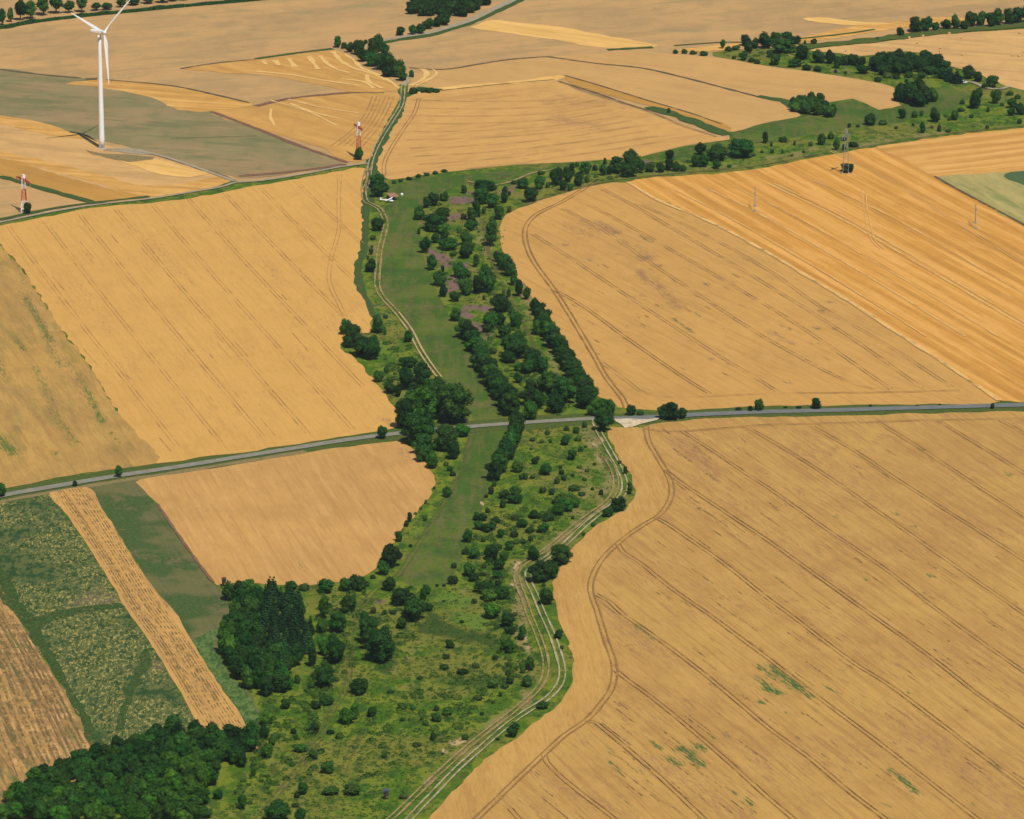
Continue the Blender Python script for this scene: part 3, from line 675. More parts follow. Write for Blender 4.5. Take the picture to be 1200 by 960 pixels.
R2_W = [(750,277,764,284,3,.95),(755,302,761,303,3.5,1),(773,312,776,313,3,1),(787,373,812,390,2.6,1),(812,400,818,402,2.5,.9),(826,333,832,335,3.2,1),(843,300,847,301,3,1),(816,368,820,370,3,1),(832,421,836,422,3,1),(661,287,664,288,3,.9),(691,305,694,306,3,.9),(913,380,916,381,3,1),(923,384,927,387,3,1),(952,384,958,386,3,1),(962,365,965,365,3,1),(973,355,977,355,3,1),(710,265,724,274,5,.8),(686,260,690,262,4,.7),(950,402,953,403,3,.8),(660,258,665,262,3,.5),(783,357,790,364,4,.5),(760,316,764,318,3,.7)]
field('wheat_field', R2, M['wheat_right'], 0.05, R2_W, R2_B)
field('stubble_field', [(736,214),(760,208),(800,206),(850,203),(900,196),(950,186),(1000,177),(1040,170),(1125,158),(1200,150),(1580,100),(1580,460),(1300,466),(1172,470),(1137,446),(1100,421),(1050,389),(1000,356),(950,326),(900,296),(835,261),(785,239),(771,234)], M['stubble_right'], 0.05)
field('stubble_field', [(1030,172),(1060,168),(1125,158.5),(1200,150.5),(1580,101),(1580,240),(1200,200),(1177,203),(1150,204),(1095,206),(1070,192)], M['stubble_far_right'], 0.09, wobble=0.3)
field('pale_green_field', [(1096,208),(1150,204.5),(1180,202),(1580,180),(1580,380),(1200,264),(1157,240),(1125,223)], M['pale_green_crop'], 0.12)
field('dark_crop_field', [(1177,204),(1200,201),(1580,186),(1580,300),(1200,218)], M['dark_crop'], 0.15)

T1 = [(-420,-255),(1590,-255),(1590,0),(1200,29),(1125,35),(1050,43),(1000,49),(950,53),(900,57),(850,59),(833,61),(834,66),(866,71),(900,78),(950,84),(1000,92),(1035,98),(1050,103),(1052,120),(1057,124),(1030,129),(1014,122),(1000,116),(970,121),(938,118),(922,120),(938,136),(900,144),(856,155),(854,164),(800,171),(750,184),(675,190),(600,194),(525,202),(458,211),(449,208),(442,195),(446,178),(461,150),(474,130),(479,112),(480,95),(466,101),(468,118),(450,148),(434,186),(425,193),(400,195),(350,204),(300,212),(272,213),(225,226),(175,233),(120,238),(60,248),(0,259),(-200,298),(-420,355)]
field('far_farmland', T1, M['tan_far'], 0.03, [(340,17,365,15,4,.9),(380,14,400,12,4,.7),(410,8,460,5,5,.9),(430,3,470,1,4,.7),(205,42,220,40,4,.7),(235,20,252,18,4,.8),(265,11,300,13,4,.7),(335,38,345,33,4,.5),(520,60,560,63,5,.6),(500,73,520,73,4,.7),(600,10,640,8,6,.5),(770,35,825,37,5,.8),(820,25,835,24,3,.7),(540,30,560,22,5,.5)], (), smooth=False, grid=6)
field('wheat_field', [(480,113),(517,106.5),(600,98),(650,95),(662,98),(675,106),(705,116),(725,122),(775,138),(812,152),(835,159),(853,164),(800,171),(750,183.5),(675,189.5),(600,193.5),(525,201.5),(458,210.5),(450,208),(442,196),(447,178),(462,150),(474,130)], M['wheat_track'], 0.06, (), [(650,140,700,148,12,.6),(640,120,720,118,9,.5),(655,112,675,122,7,.5),(560,122,590,118,8,.3)])
field('tan_field', [(479,110),(482,97),(487,86),(520,82),(560,76),(600,70),(642,67),(700,63),(750,60),(792,64),(832,67),(866,72),(900,79),(950,85),(1000,93),(1035,99),(1049,104),(1051,120),(1056,124),(1030,128.5),(1014,121),(1000,115),(970,120),(938,117),(918,119),(937,136),(900,143.5),(856,154.5),(845,147),(815,137),(755,119),(700,101),(662,92),(650,92),(600,96.5),(517,104.5)], M['tan_mid'], 0.06)
field('ochre_strip', [(662,89),(700,100),(755,117),(815,135),(850,146),(856,155),(848,157),(820,145),(765,126),(705,110),(668,97)], M['ochre_dark'], 0.10)
field('straw_strip', [(552,32),(565,27),(580,23.5),(600,26),(650,31),(725,45),(770,54),(735,57),(700,56),(650,47),(600,40)], M['bright_straw'], 0.08)
field('stubble_field', [(478,106),(500,104.5),(560,99),(600,96),(655,89),(662,91),(650,95),(600,99),(540,104),(500,108.5)], M['bright_straw'], 0.09)
field('grey_green_field', [(-420,95),(-150,85),(0,81),(70,90),(110,93),(80,98),(125,103),(165,110),(215,129),(250,132),(300,152),(350,172),(398,190),(405,194),(350,202),(300,209),(280,208),(250,200),(212,190),(180,180),(140,170),(95,160),(60,149),(0,135),(-150,110),(-420,120)], M['grey_green'], 0.07)
field('ochre_strip', [(77,99),(100,95),(125,94),(200,101),(250,112),(295,122),(250,131),(215,130),(175,114),(137,106),(105,101)], M['ochre'], 0.10)
field('stubble_field', [(212,81),(250,75),(300,70),(350,64),(392,59),(407,65),(422,77),(447,89),(467,100),(465,107),(440,108.5),(412,108.5),(375,100),(337,93),(300,88),(250,85)], M['ochre_arc'], 0.10)
field('stubble_field', [(250,131),(300,125),(337,117),(380,112),(412,110),(440,109.5),(465,109),(467,118),(450,149),(440,170),(432,187),(420,190),(408,190),(375,173),(300,151)], M['ochre_arc'], 0.10)
field('stubble_field', [(-420,118),(-150,112),(0,136),(60,150),(95,161),(130,172),(200,189),(240,202),(270,212),(225,225),(175,232),(120,237),(60,223),(0,206),(-420,130)], M['bale_field'], 0.06)
field('ochre_strip', [(-420,126),(0,185),(75,207),(130,222),(175,232),(120,237),(60,223),(0,206),(-420,135)], M['ochre_dark'], 0.10)
field('straw_strip', [(-100,120),(0,136),(45,143),(75,152),(98,163),(60,159),(30,152),(0,146),(-100,130)], M['ochre'], 0.10)
field('straw_strip', [(-100,165),(0,178),(60,190),(130,208),(172,218),(225,214),(262,206),(272,212),(225,224),(175,230),(110,214),(60,200),(0,184)], M['ochre'], 0.085)
field('straw_strip', [(125,182),(165,184),(215,196),(245,203),(225,208),(190,205),(160,196)], M['bright_straw'], 0.115)
field('bale_field', [(950,59),(985,54),(1025,50),(1100,41),(1200,34),(1590,5),(1590,150),(1300,116),(1200,106),(1175,99),(1150,88),(1105,75),(1085,64),(1050,60),(1012,66),(985,63)], M['bale_field'], 0.05)
field('ochre_strip', [(850,56),(900,52),(945,50),(1000,42),(1050,34),(1100,30),(1140,26),(1120,20),(1060,25),(1000,31),(945,43),(900,50)], M['ochre'], 0.09)
field('straw_strip', [(940,23),(960,21),(1000,25),(1050,28),(1000,30),(960,27)], M['bright_straw'], 0.10)
field('straw_strip', [(790,60),(832,54),(866,51),(885,50),(868,56),(838,60)], M['ochre'], 0.10)

# ------------------------------------------------------------------ roads, tracks, wheel marks
def double(acc, px, mat, gauge=1.9, w=0.5, z=0.2, step=6):
    L = wl(px, step)
    for s in (-0.5, 0.5): ribbon(acc, L, w, z, mat, 0.42, s * gauge)

acc = Acc()
ROAD_W = [(-420,672),(-60,594),(7,580.5),(85,567),(140,558),(200,549),(250,541),(300,533),(350,525),(400,517),(440,511.5),(467,508.5),(510,504),(552,500.5),(597,497),(620,495.5),(687,491.5),(697,491)]
ROAD_E = [(697,491),(730,491),(775,489),(807,487),(850,485),(900,483.2),(975,481.5),(1050,479.2),(1110,477.5),(1170,475.8),(1200,475.2),(1590,469)]
vacc = Acc()
ribbon(vacc, wl(ROAD_W), 21, 0.03, M['verge'], 0.12)
ribbon(vacc, wl(ROAD_W[:9]), 4, 0.07, M['verge_dry'], 0.3, -7)
ribbon(vacc, wl(ROAD_E), 20, 0.035, M['verge'], 0.12)
ribbon(vacc, wl([(429,196),(427,215),(425,240),(423,290),(416,320),(424,350),(436,375)]), 7, 0.04, M['margin_green'], 0.2)
ribbon(vacc, wl([(478,108),(472,132),(460,151),(446,176),(437,194),(433,212),(428,238)]), 9, 0.04, M['margin_green'], 0.3)
tag(link('road_verge', vacc.mesh('road_verge')), kind='structure')
ribbon(acc, wl(ROAD_W), 5.2, 0.16, M['asphalt'], 0.03)
racc = acc
ribbon(racc, wl(ROAD_E), 6.2, 0.16, M['asphalt_blue'], 0.03)
tag(link('road', racc.mesh('road')), kind='structure')
acc = Acc()
ribbon(acc, wl([(447,48),(475,43),(500,39.5),(525,32.5),(550,24.5),(575,12.5),(600,1),(640,-18),(700,-48),(800,-90)]), 5.5, 0.16, M['path'], 0.08)
ribbon(acc, wl([(447,51),(475,46),(500,42.5),(525,35.5),(550,27.5),(577,15.5),(603,3.5),(643,-15)]), 6, 0.12, M['margin_green'], 0.3)
ribbon(acc, wl([(390,57.5),(360,61),(330,65),(300,69.5)]), 4, 0.13, M['margin_green'], 0.3)
tag(link('country_road', acc.mesh('country_road')), kind='structure')
acc = Acc()
field('gravel_pull_in', [(716,493.5),(740,493),(760,491.5),(776,489.8),(766,494),(755,498),(744,500.5),(733,500.5),(722,498)], M['gravel'], 0.18, wobble=2.0)
# dirt track from the far copse down the valley
p = Acc()
TR = [(482,88),(478,94),(473,101),(472,112),(470,124),(460,141),(448,160),(438,180),(434,193),(432,210),(428,222)]
double(p, TR, M['rut_white'], 2.1, 0.65, 0.22)
ribbon(p, wl(TR[:3]), 3.2, 0.21, M['path'])
double(p, [(434,193),(431,200),(427,213),(427,232),(430,238),(437,241),(444,245),(449,253),(452,262),(449,278),(445,295),(443,315),(442,333),(444,342),(450,351),(465,367)], M['rut_brown'], 2.3, 0.9, 0.22)
M['rut_tan'] = broken_mat('rut_tan', (0.50, 0.36, 0.18), (0.36, 0.26, 0.12), 0.8, 0.25, 0.15)
double(p, [(465,367),(480,387),(492,410),(505,430),(515,443)], M['rut_tan'], 2.2, 0.8, 0.22)
double(p, [(515,443),(526,455),(538,470)], M['rut_grass'], 2.0, 0.7, 0.2)
double(p, [(697,493),(700,503),(712,525),(725,548),(732,567),(730,580),(719,592),(705,601),(687,615),(664,637),(645,652),(628,663),(619,671),(619,681),(627,698),(635,718),(645,740),(654,765),(659,787),(656,803),(641,820),(620,833),(597,849),(562,879),(537,901),(510,929),(485,955),(455,990),(400,1070)], M['rut_white'], 2.3, 0.72, 0.22)
double(p, [(711,538),(719,552),(722,568),(719,580),(708,592),(687,607),(662,627),(637,647),(615,660),(606,671),(607,685),(614,702),(620,720),(631,747),(639,772),(638,795),(626,813),(608,829),(597,838),(562,865),(525,897),(490,930),(462,957),(430,985),(380,1060)], M['rut_brown'], 2.1, 0.75, 0.22)
double(p, [(470,672),(458,680),(445,687),(430,703),(421,720),(411,745),(410,777),(406,807),(387,838),(372,870),(345,907),(320,938),(303,960),(280,990)], M['rut_grass'], 2.0, 0.8, 0.2)
double(p, [(466,676),(480,655),(500,622),(523,585),(535,560),(548,525),(556,505)], M['rut_grass'], 2.0, 0.7, 0.2)
double(p, [(436,830),(425,860),(412,880),(402,905)], M['rut_grass'], 2.0, 0.6, 0.2)
ribbon(p, wl([(-420,362),(-200,300),(0,261),(62,248.5),(112,240.5),(175,233.5),(225,225.5),(262,219),(275,214.5),(300,213),(350,205.5),(400,196),(432,192)]), 2.6, 0.19, M['path'], 0.1)
ribbon(p, wl([(275,213),(245,202),(212,190.5),(180,181),(150,176.5),(125,175.5)]), 2.8, 0.2, M['path'], 0.15)
ribbon(p, wl([(1128,96),(1140,97),(1152,102),(1163,105),(1175,104.5),(1182,102)]), 3.2, 0.2, M['path'], 0.1)
ribbon(p, wl([(548,213),(575,218),(600,213),(625,203),(650,199)]), 2.0, 0.18, M['rut_brown'], 0.3)
ribbon(p, wl([(568,262),(574,300),(596,345),(616,385),(640,430)]), 2.0, 0.18, M['rut_grass'], 0.3)
ribbon(p, wl([(610,243),(660,225),(720,212),(800,203),(880,196),(950,183),(1040,168),(1120,156),(1200,148)]), 2.6, 0.18, M['rut_grass'], 0.4)
tag(link('dirt_track', p.mesh('dirt_track')), kind='structure')
# turbine hard standing
field('gravel_pad', [(126,174),(150,174.5),(175,178),(182,182),(160,181),(135,178),(122,177)], M['path'], 0.17)
field('rough_patch', [(102,177),(118,180),(135,181),(160,182.5),(180,184),(178,188),(150,190),(125,185),(108,181)], M['verge_dry'], 0.15)

# rows of the stubble strips
rw = Acc()
M['row_gap'] = broken_mat('row_gap', (0.13, 0.10, 0.035), (0.27, 0.18, 0.07), 0.46, 0.25, 0.14)
M['row_pale'] = broken_mat('row_pale', (0.60, 0.36, 0.14), (0.52, 0.3, 0.11), 0.5, 0.1, 0.15)
EL = [(59,577),(75,600),(100,635),(125,675),(150,717),(175,752),(200,792),(220,827),(240,858)]
ER = [(101,571),(120,597),(142,632),(168,672),(192,708),(220,745),(246,785),(266,817),(288,851)]
for q in (.12, .2, .27, .34, .52, .6, .68, .76, .84, .9):
    ribbon(rw, wl([(a[0] * (1 - q) + b[0] * q, a[1] * (1 - q) + b[1] * q) for a, b in zip(EL, ER)], 4), random.uniform(.3, .62), 0.12, M['row_gap'], 0.5)
CL = [(-30,735),(-10,780),(10,830),(30,880),(45,915)]; CR = [(15,720),(45,768),(68,805),(88,845),(108,884)]
for q in (-.3, -.1, .05, .2, .28, .4, .47, .6, .7, .78, .86, .94):
    for off in (0, 4):
        L = [(a[0] * (1 - q) + b[0] * q + off, a[1] * (1 - q) + b[1] * q) for a, b in zip(CL, CR)]
        ribbon(rw, wl(L, 4), random.uniform(.6, 1.3), 0.12, M['row_gap'] if (off == 0) else M['row_pale'], 0.5)
tag(link('stubble_rows', rw.mesh('stubble_rows')), kind='structure')

# wheel marks pressed into the crops
t = Acc()
W = M['rut_wheat']
def tram(px, mat=W, g=1.9, w=0.44): double(t, px, mat, g, w, 0.2)
tram([(757,500),(760,517),(770,535),(780,552),(787,570),(785,587),(772,605),(755,615),(727,635),(705,657),(692,687),(700,717),(710,750),(720,782),(717,807),(705,825),(687,845),(662,862),(637,885),(600,920),(562,957),(500,1015),(420,1080)], W, 2.1, 0.75)
for px in ([(780,551),(790,560),(840,594),(900,634),(960,677),(1020,720),(1090,770),(1150,817),(1200,852),(1400,1000)],
           [(768,607),(778,612),(812,635),(850,662),(900,702),(925,720),(1000,777),(1040,802),(1107,852),(1150,885),(1200,922),(1400,1070)],
           [(724,637),(730,647),(750,660),(787,690),(830,720),(870,750),(900,772),(962,820),(1025,867),(1087,915),(1145,960),(1300,1080)],
           [(698,697),(712,704),(730,720),(775,752),(825,790),(875,832),(900,853),(950,890),(1000,932),(1040,962),(1180,1070)],
           [(721,786),(735,797),(760,815),(800,847),(850,890),(900,935),(932,962),(1060,1070)],
           [(688,845),(699,848),(709,856),(740,882),(785,922),(827,962),(940,1060)],
           [(638,886),(641,894),(650,904),(682,931),(720,960),(840,1070)],
           [(598,948),(610,962),(700,1050)],
           [(755,503),(775,506),(800,506),(850,502.5),(900,498.5),(960,497),(1030,495),(1100,493),(1200,491),(1500,482)],
           ):
    tram(px, W)
for px in ([(800,506),(837,530),(875,556),(900,572),(975,625),(1037,667),(1105,720),(1200,788),(1400,930)],
           [(877,502),(900,515),(960,552),(1025,597),(1100,650),(1200,720),(1400,860)],
           [(952,500),(1000,528),(1060,568),(1130,612),(1200,657),(1400,785)],
           [(1030,496),(1080,527),(1150,573),(1200,605),(1400,733)],
           [(1100,494),(1150,524),(1200,555),(1400,675)],
           [(1172,493),(1200,508),(1400,620)]):
    tram(px, W, 1.9, 0.36)
tram([(700,212),(657,238),(630,251),(617,265),(616,283),(625,306),(650,341),(670,373),(695,415),(712,445),(730,468),(734,478)], W, 2.2, 0.75)
tram([(648,340),(660,346),(687,362),(725,390),(775,425),(812,450),(832,462)], W, 1.9, 0.42)
for px in ([(625,275),(675,307),(750,357),(800,390),(850,422),(900,452),(912,460)],
           [(705,425),(735,447),(755,461),(780,466),(900,462),(1050,460),(1125,458)],
           [(660,245),(710,272),(750,300),(825,350),(900,398),(1000,450),(1025,457)],
           [(750,240),(825,275),(900,317),(962,360),(1035,402),(1117,455)],
           [(690,240),(760,278),(850,330),(930,378),(1045,457)],
           [(706,222),(740,240),(800,275),(900,335),(1000,398),(1080,455)]):
    tram(px, M['rut_faint'], 1.9, 0.6)
for i in range(9):
    x0 = 10 + 42 * i; y0 = 268 - 0.16 * x0
    sl = 1.30 - 0.045 * i
    x3 = min(470, x0 + (525 - 0.12 * x0 - y0) / sl)
    y3 = y0 + (x3 - x0) * sl
    if x3 > 440: y3 = y0 + (425 - x0) * sl; x3 = 425
    tram([(x0, y0), (x0 + (x3 - x0) * .35, y0 + (y3 - y0) * .36), (x0 + (x3 - x0) * .7, y0 + (y3 - y0) * .705), (x3, y3)], M['rut_faint'], 1.9, 0.30)
tram([(398,205),(397,240),(397,270),(388,305),(386,330),(398,358),(406,375)], M['rut_faint'], 1.9, 0.4)
for i in range(10):
    tram([(455 + max(0, 40 - i * 5), 203 - i * 9.6), (560, 197 - i * 8.6), (650, 186 - i * 7.6), (780 - i * 10, 166 - i * 6.0)], M['rut_faint'], 1.7, 0.5)
tram([(491,116),(486,132),(472,153),(460,172),(451,190),(450,206)], M['rut_wheat'], 1.9, 0.5)
tram([(655,96),(705,114),(760,131),(800,148),(840,161)], M['rut_wheat'], 1.5, 0.5)
tram([(1013,222),(1014,245),(1018,265),(1025,285),(1034,293)], M['rut_light'], 1.9, 0.45)
tram([(975,178),(1020,200),(1080,235),(1160,285),(1250,340)], M['rut_light'], 1.9, 0.4)
ribbon(t, wl([(736,214),(771,235),(835,262),(900,297),(950,327),(1000,357),(1050,390),(1100,422),(1137,447),(1171,470)]), 2.4, 0.18, M['rut_light'], 0.3)
for off in (12, 34, 52, 76, 80, 108):
    ribbon(t, wl([(771 + off * 1.7, 225 - off * .12), (835 + off * 1.9, 258 - off * .05), (950 + off * 2, 325), (1060 + off * 2.1, 395)]), random.uniform(.6, 1.2), 0.17, M['rut_light'], 0.5)
rnd_ = random.Random(91)
M['gap_brown'] = broken_mat('gap_brown', (0.30, 0.17, 0.07), (0.38, 0.22, 0.08), 0.55, 0.3, 0.2)
M['gap_green'] = broken_mat('gap_green', (0.15, 0.145, 0.04), (0.22, 0.165, 0.05), 0.5, 0.3, 0.2)
cl_ = [(800,540,60,35),(840,600,60,40),(960,660,110,60),(700,700,50,40),(800,770,80,50),(900,790,80,50),(740,880,70,45),(650,930,70,30),(860,900,90,50),(1000,860,120,60),(1120,900,90,60),(1080,600,90,60),(930,520,80,30),(1150,720,60,60),(1040,760,90,50)]
inn = [p for p in HEAD[26:]]
for _ in range(300):
    cx_, cy_, sx_, sy_ = rnd_.choice(cl_)
    x_ = rnd_.gauss(cx_, sx_); y_ = rnd_.gauss(cy_, sy_)
    A_ = (np.array([x_]), np.array([y_]))
    if float(sdf(F1, *A_)[0]) < 6 or float(sdf(HEAD, *A_)[0]) > -6 or x_ > 1230 or y_ > 985: continue
    Ls = rnd_.uniform(5, 34) * (0.5 if rnd_.random() < .5 else 1); k_ = 0.60 + 0.17 * (1 - (x_ - 600) / 600) + 0.05 * (y_ - 500) / 450
    ribbon(t, wl([(x_, y_), (x_ + Ls, y_ + Ls * k_)], 2), rnd_.uniform(.15, .38), 0.19, M['gap_green'] if rnd_.random() < .22 else M['gap_brown'], 0.5)
for _ in range(60):
    x_ = rnd_.gauss(800, 90); y_ = rnd_.gauss(350, 60)
    if float(sdf(R2, np.array([x_]), np.array([y_]))[0]) < 12: continue
    Ls = rnd_.uniform(2, 9)
    ribbon(t, wl([(x_, y_), (x_ + Ls, y_ + Ls * .58)], 2), rnd_.uniform(.25, .5), 0.19, M['gap_green'] if rnd_.random() < .3 else M['gap_brown'], 0.5)
for _ in range(30):
    x_ = rnd_.uniform(0, 440); y_ = rnd_.uniform(260, 520)
    FL = [(0,290),(300,225),(415,215),(410,380),(455,480),(440,500),(190,535)]
    if float(sdf(FL, np.array([x_]), np.array([y_]))[0]) < 4: continue
    Ls = rnd_.uniform(4, 18)
    ribbon(t, wl([(x_, y_), (x_ + Ls, y_ + Ls * 1.15)], 2), rnd_.uniform(.2, .5), 0.19, M['rut_faint'], 0.5)
tag(link('wheel_tracks', t.mesh('wheel_tracks')), kind='structure')

# straw swaths and field margins
s = Acc()
for px, w in (([(362,67),(367,74),(373,82)],3),([(375,66),(382,74),(395,82),(410,86)],3),([(390,61),(400,72),(414,80),(440,88),(452,95)],3),([(338,69),(346,79)],3.5),([(322,71),(327,77)],3.5),([(308,72),(312,76)],3),
              ([(300,84),(340,88),(375,94),(422,101)],3),([(400,93),(425,96),(438,104)],2.5),([(430,88),(432,96),(448,104)],2.5),([(404,64),(416,72),(422,79),(446,89)],2.5),([(450,92),(460,98),(467,104)],2),
              ([(480,101),(495,94),(500,86),(494,81)],3),([(487,101),(504,93),(512,86),(505,81)],2),([(340,122),(370,133),(400,140)],2),([(338,117),(380,127),(420,133)],2),([(316,118),(360,131),(395,148)],1.5),([(318,128),(317,138),(322,148)],1.5)):
    ribbon(s, wl(px), w, 0.17, M['straw'], 0.4)
for k in range(6):
    d = k * 5
    ribbon(s, wl([(462 - d, 113), (452 - d, 135), (440 - d * 1.2, 155), (425 - d * 1.5, 172)]), 0.9, 0.16, M['rut_faint'], 0.4)
tag(link('straw_swaths', s.mesh('straw_swaths')), kind='structure')
e = Acc()
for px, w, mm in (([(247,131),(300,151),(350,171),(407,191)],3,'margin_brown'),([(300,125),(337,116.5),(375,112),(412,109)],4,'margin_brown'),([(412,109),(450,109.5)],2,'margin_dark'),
                  ([(280,207),(330,203),(380,197),(405,193)],4,'margin_brown'),([(0,82),(50,88),(95,92)],2.5,'margin_dark'),([(100,93),(114,93)],6,'margin_dark'),([(125,94),(200,101),(250,111),(292,121)],2,'margin_dark'),([(0,207),(62,225),(112,238.5)],5,'margin_green'),
                  ([(0,258),(62,245),(112,238),(175,231)],4,'margin_green'),([(642,67),(700,75),(750,80),(800,91),(850,104),(885,113)],2.5,'margin_dark'),([(888,113),(900,115.5),(920,119),(930,127)],8,'margin_green'),([(760,126),(784,133),(820,146),(852,159)],8,'margin_green'),  # first strip paints the dark hedge shadow along the path as green verge
                  ([(655,96),(700,110),(740,124),(760,130)],1.5,'margin_dark'),([(662,89),(700,100),(755,117),(815,135),(845,146)],1.5,'margin_dark'),([(212,81),(250,75),(300,70)],2.5,'margin_dark'),([(712,59),(745,57),(765,56)],5,'margin_green'),([(790,54),(850,50),(870,50)],2,'margin_green'),
                  ([(937,46),(975,42),(1000,39),(1025,35)],3,'margin_green'),([(940,55),(1000,50),(1050,44),(1125,36),(1200,30),(1300,22)],13,'verge'),([(480,80),(520,82),(560,76),(600,70),(642,67)],2,'margin_dark'),([(1095,207),(1125,224),(1157,241),(1200,264),(1260,300)],1.6,'margin_dark'),
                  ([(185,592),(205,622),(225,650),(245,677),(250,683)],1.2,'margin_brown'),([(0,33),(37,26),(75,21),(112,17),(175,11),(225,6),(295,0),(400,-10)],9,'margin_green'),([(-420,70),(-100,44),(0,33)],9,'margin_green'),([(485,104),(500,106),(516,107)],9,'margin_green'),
                  ([(517,106.5),(600,98),(650,94)],1.5,'margin_dark'),([(182,181),(215,192),(250,202),(275,212)],2,'margin_dark'),([(200,163),(300,160)],.5,'margin_dark')):
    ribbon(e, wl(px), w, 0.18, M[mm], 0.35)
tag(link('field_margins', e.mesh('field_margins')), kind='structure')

# ------------------------------------------------------------------ vegetation builders
def leaf_cloud(acc_v, acc_f, centre, normal, size, rnd):
    n = Vector(normal)
    j = Vector((rnd.gauss(0, 1), rnd.gauss(0, 1), rnd.gauss(0, 1))) * 0.42
    n = (n + j).normalized()
    up = Vector((0, 0, 1)) if abs(n.z) < 0.9 else Vector((1, 0, 0))
    u = n.cross(up).normalized(); w = n.cross(u)
    a = rnd.uniform(0, math.pi); ca, sa = math.cos(a), math.sin(a)
    u2 = u * ca + w * sa; w2 = w * ca - u * sa
    s1 = size * rnd.uniform(0.6, 1.2); s2 = size * rnd.uniform(0.45, 0.9)
    c = Vector(centre); i = len(acc_v)
    acc_v += [tuple(c - u2 * s1), tuple(c - w2 * s2), tuple(c + u2 * s1), tuple(c + w2 * s2)]
    acc_f.append((i, i + 1, i + 2, i + 3))

_ico = None
def ico_pts():
    global _ico
    if _ico is None:
        import bmesh
        bm = bmesh.new(); bmesh.ops.create_icosphere(bm, subdivisions=2, radius=1.0)
        _ico = ([v.co.copy() for v in bm.verts], [[v.index for v in f.verts] for f in bm.faces]); bm.free()
    return _ico

def crown_mesh(name, lobes, nleaf, size, mat, seed, zsq=1.0):
    """lobes: (x,y,z,r). Leaf-sized faces over and between rounded limbs of foliage, around a dark inner mass"""
    rnd = random.Random(seed)
    V = []; Fc = []
    iv, iff = ico_pts()
    for (x, y, z, r) in lobes:
        i0 = len(V)
        for p in iv:
            k = r * rnd.uniform(0.70, 0.88)
            V.append((x + p.x * k, y + p.y * k, max(0.005, z + p.z * k * zsq)))
        Fc += [tuple(i0 + i for i in f) for f in iff]
    tot = sum(r * r for *_, r in lobes)
    for (x, y, z, r) in lobes:
        n = int(nleaf * r * r / tot)
        for _ in range(n):
            while True:
                d = Vector((rnd.gauss(0, 1), rnd.gauss(0, 1), rnd.gauss(0, 1) + 0.25))
                if d.length > 1e-3: break
            d.normalize()
            rr = r * rnd.uniform(0.78, 1.12)
            p = Vector((x, y, z)) + Vector((d.x, d.y, d.z * zsq)) * rr
            if p.z < 0.01: continue
            deep = False
            for (x2, y2, z2, r2) in lobes:
                if (Vector((x2, y2, z2)) - p).length < r2 * 0.72: deep = True; break
            if deep: continue
            leaf_cloud(V, Fc, p, d, size, rnd)
    me = bpy.data.meshes.new(name)
    me.from_pydata(V, [], Fc); me.materials.append(mat); me.update()
    return me

def trunk_mesh(seed, h=0.55, r=0.07, aspect=1.0):
    rnd = random.Random(seed); a = Acc()
    top = (rnd.uniform(-.05, .05), rnd.uniform(-.05, .05), h)
    a.tube((0, 0, -0.03), top, r, r * 0.55, M['bark'], 7)
    for k in range(5):
        t = 2 * math.pi * (k + rnd.random() * 0.6) / 5
        b = (math.cos(t) * 0.5, math.sin(t) * 0.5, h + rnd.uniform(.08, .25))
        st = (top[0] * 0.8, top[1] * 0.8, h * rnd.uniform(.6, .95))
        a.tube(st, b, r * 0.42, r * 0.14, M['bark'], 5)
    return a.mesh('trunk')

